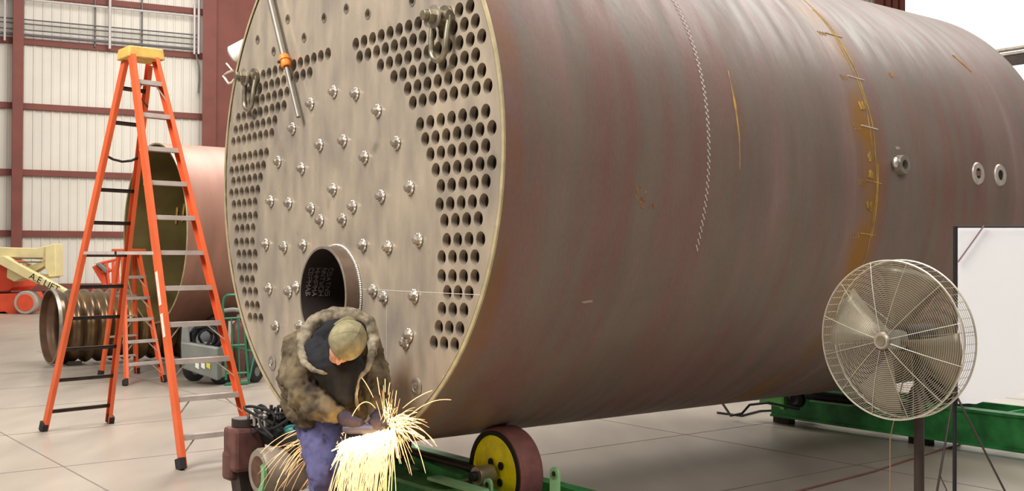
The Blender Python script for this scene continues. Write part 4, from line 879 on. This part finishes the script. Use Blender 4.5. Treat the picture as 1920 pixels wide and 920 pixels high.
for k in range(16):
    a0, a1 = radians(k * 11), radians(k * 11 + 11); m_.hexa([gh + gn * z_ + (gx * cos(a_) + gy * sin(a_)) * r_ for z_ in (.02, .045) for (r_, a_) in ((.062, a0), (.065, a0), (.065, a1), (.062, a1))])
m_.build('wheel_guard', STEEL, gr)
MB().tube([GA - gd * .06, GA - gd * .10 + Vector((0, .12, -.02)), GA + Vector((.05, .5, -.25)), GA + Vector((.10, .8, -.6)), Vector((GA.x + .2, GA.y + 1.1, .02)), Vector((GA.x + .3, GA.y + 1.6, .012))], .005, 6).build('power_cord', BLACK, gr, True)
# ---------------------------------------------------------------- SPARKS
random.seed(21)
SPK = mat('spark_orange', (255, 198, 138), .5, 0, 0, 1, emit=1.5); SPW = mat('spark_white_hot', (255, 234, 170), .5, 0, 0, 1, emit=5.0); SPD = mat('spark_dim', (240, 180, 126), .5, 0, 0, 1, emit=.8)
def arc(mb, x0, y0, vx, vy, g_, T, D, r, Dv=0., n_=7):
    pts = []
    for i in range(n_):
        t_ = T * i / (n_ - 1); pts.append(P(x0 + vx * t_, y0 + vy * t_ + .5 * g_ * t_ * t_, D + Dv * t_))
    mb.tube(pts, [r * (.55 + .45 * min(1, i / 2)) * (1 if i < n_ - 1 else .5) for i in range(n_)], 4)
U_ = random.uniform
hot = MB(); mid = MB(); warm = MB(); dim = MB()
for k in range(230):                        # white-hot spray leaving the disc
    f_ = random.random(); x0 = 735 - 85 * f_ + U_(-6, 6); y0 = 806 + 22 * f_ + U_(-5, 7)
    arc(hot if k % 2 else mid, x0, y0, U_(-48, 10), U_(2, 46), 30, U_(.4, 1.), 5.72 + U_(-.1, .1), U_(.0012, .004), n_=5)
for k in range(150):                        # dense heart of the spray
    f_ = random.random(); arc(hot, 742 - 88 * f_ + U_(-4, 4), 812 + 14 * f_ + U_(-6, 8), U_(-30, 2), U_(2, 18), 10, U_(.4, 1.), 5.72 + U_(-.1, .1), U_(.003, .006), n_=4)
for k in range(170):                        # falling curtain
    f_ = random.random(); x0 = 740 - 95 * f_; y0 = 822 + 14 * f_ + U_(-4, 14)
    arc(warm if k % 3 else mid, x0, y0, U_(-34, 8) - 6 * f_, U_(30, 90), 90, U_(.6, 1.25), 5.72 + U_(-.14, .14), U_(.0009, .0019))
for k in range(46):                         # plume upwards
    arc(warm if k % 5 else hot, 728 + U_(-13, 14), 800 + U_(-30, 8), U_(-16, 18), U_(-80, -15), 22, U_(.35, .95), 5.8 + U_(-.1, .1), U_(.0006, .0013))
for k in range(90):                        # fan to the right
    a_ = radians(U_(-50, 95)); v = U_(20, 75); arc(warm if k % 5 else hot, 738 + U_(-12, 10), 795 + U_(-14, 12), cos(a_) * v, sin(a_) * v, 45, U_(.5, 1.1), 5.78 + U_(-.1, .1), U_(.0007, .0014))
for (x0, y0, vx, vy, g_, T) in ((760, 786, 75, -75, 75, 1.15), (748, 790, 62, -10, 88, 1.15), (755, 765, 70, -62, 50, .8), (700, 745, -36, -80, 60, .6), (760, 800, 40, 20, 150, .95), (745, 810, 30, 40, 110, .9), (722, 735, 0, -40, 20, .8), (712, 740, -6, -50, 20, .8),
    (704, 765, -44, -60, 150, 1.0), (728, 740, 4, -45, 40, .8), (740, 762, 6, -60, 30, .6), (770, 800, 50, 0, 70, .9), (752, 790, 44, -46, 60, .7)):
    arc(warm, x0, y0, vx, vy, g_, T, 5.75, .0018, n_=12)
for k in range(34):                         # long arcs on the left, passing behind the legs
    x0 = U_(572, 640); y0 = 806 + U_(-6, 40) + (640 - x0) * .05; arc(dim if k % 2 else warm, x0, y0, U_(-120, -45), U_(-22, 26), U_(85, 150), U_(.6, 1.25), 6.9 + U_(-.1, .1), U_(.0008, .0015), n_=12)
for k in range(22): arc(dim, U_(600, 645), 840 + U_(0, 60), U_(-60, -20), U_(30, 70), 60, U_(.5, 1), 6.9, U_(.0009, .0014))
for k in range(26): arc(warm, 640 + U_(-8, 10), U_(808, 870), U_(-12, 10), U_(-6, 40), 40, U_(.2, .6), 5.8, U_(.001, .0018), n_=5)
for mb_, m__, lb in ((mid, mat('spark_yellow', (255, 226, 140), .5, 0, 0, 1, emit=1.7), 'yellow sparks streaming down in a curtain beneath the grinder'), (hot, SPW, 'white-hot core of the spark shower under the grinder'), (warm, SPK, 'orange streaks of the spark shower fanning out from the grinder'), (dim, SPD, 'faint orange sparks arcing down to the left behind the worker')):
    o = mb_.build('sparks', m__); tag(o, lb, 'sparks', None, 'stuff')
l = bpy.data.lights.new('spark_glow', 'POINT'); l.energy = 6; l.color = (1, .62, .3); l.shadow_soft_size = .08
o = bpy.data.objects.new('spark_glow', l); COL.objects.link(o); o.location = P(705, 822, 5.6)
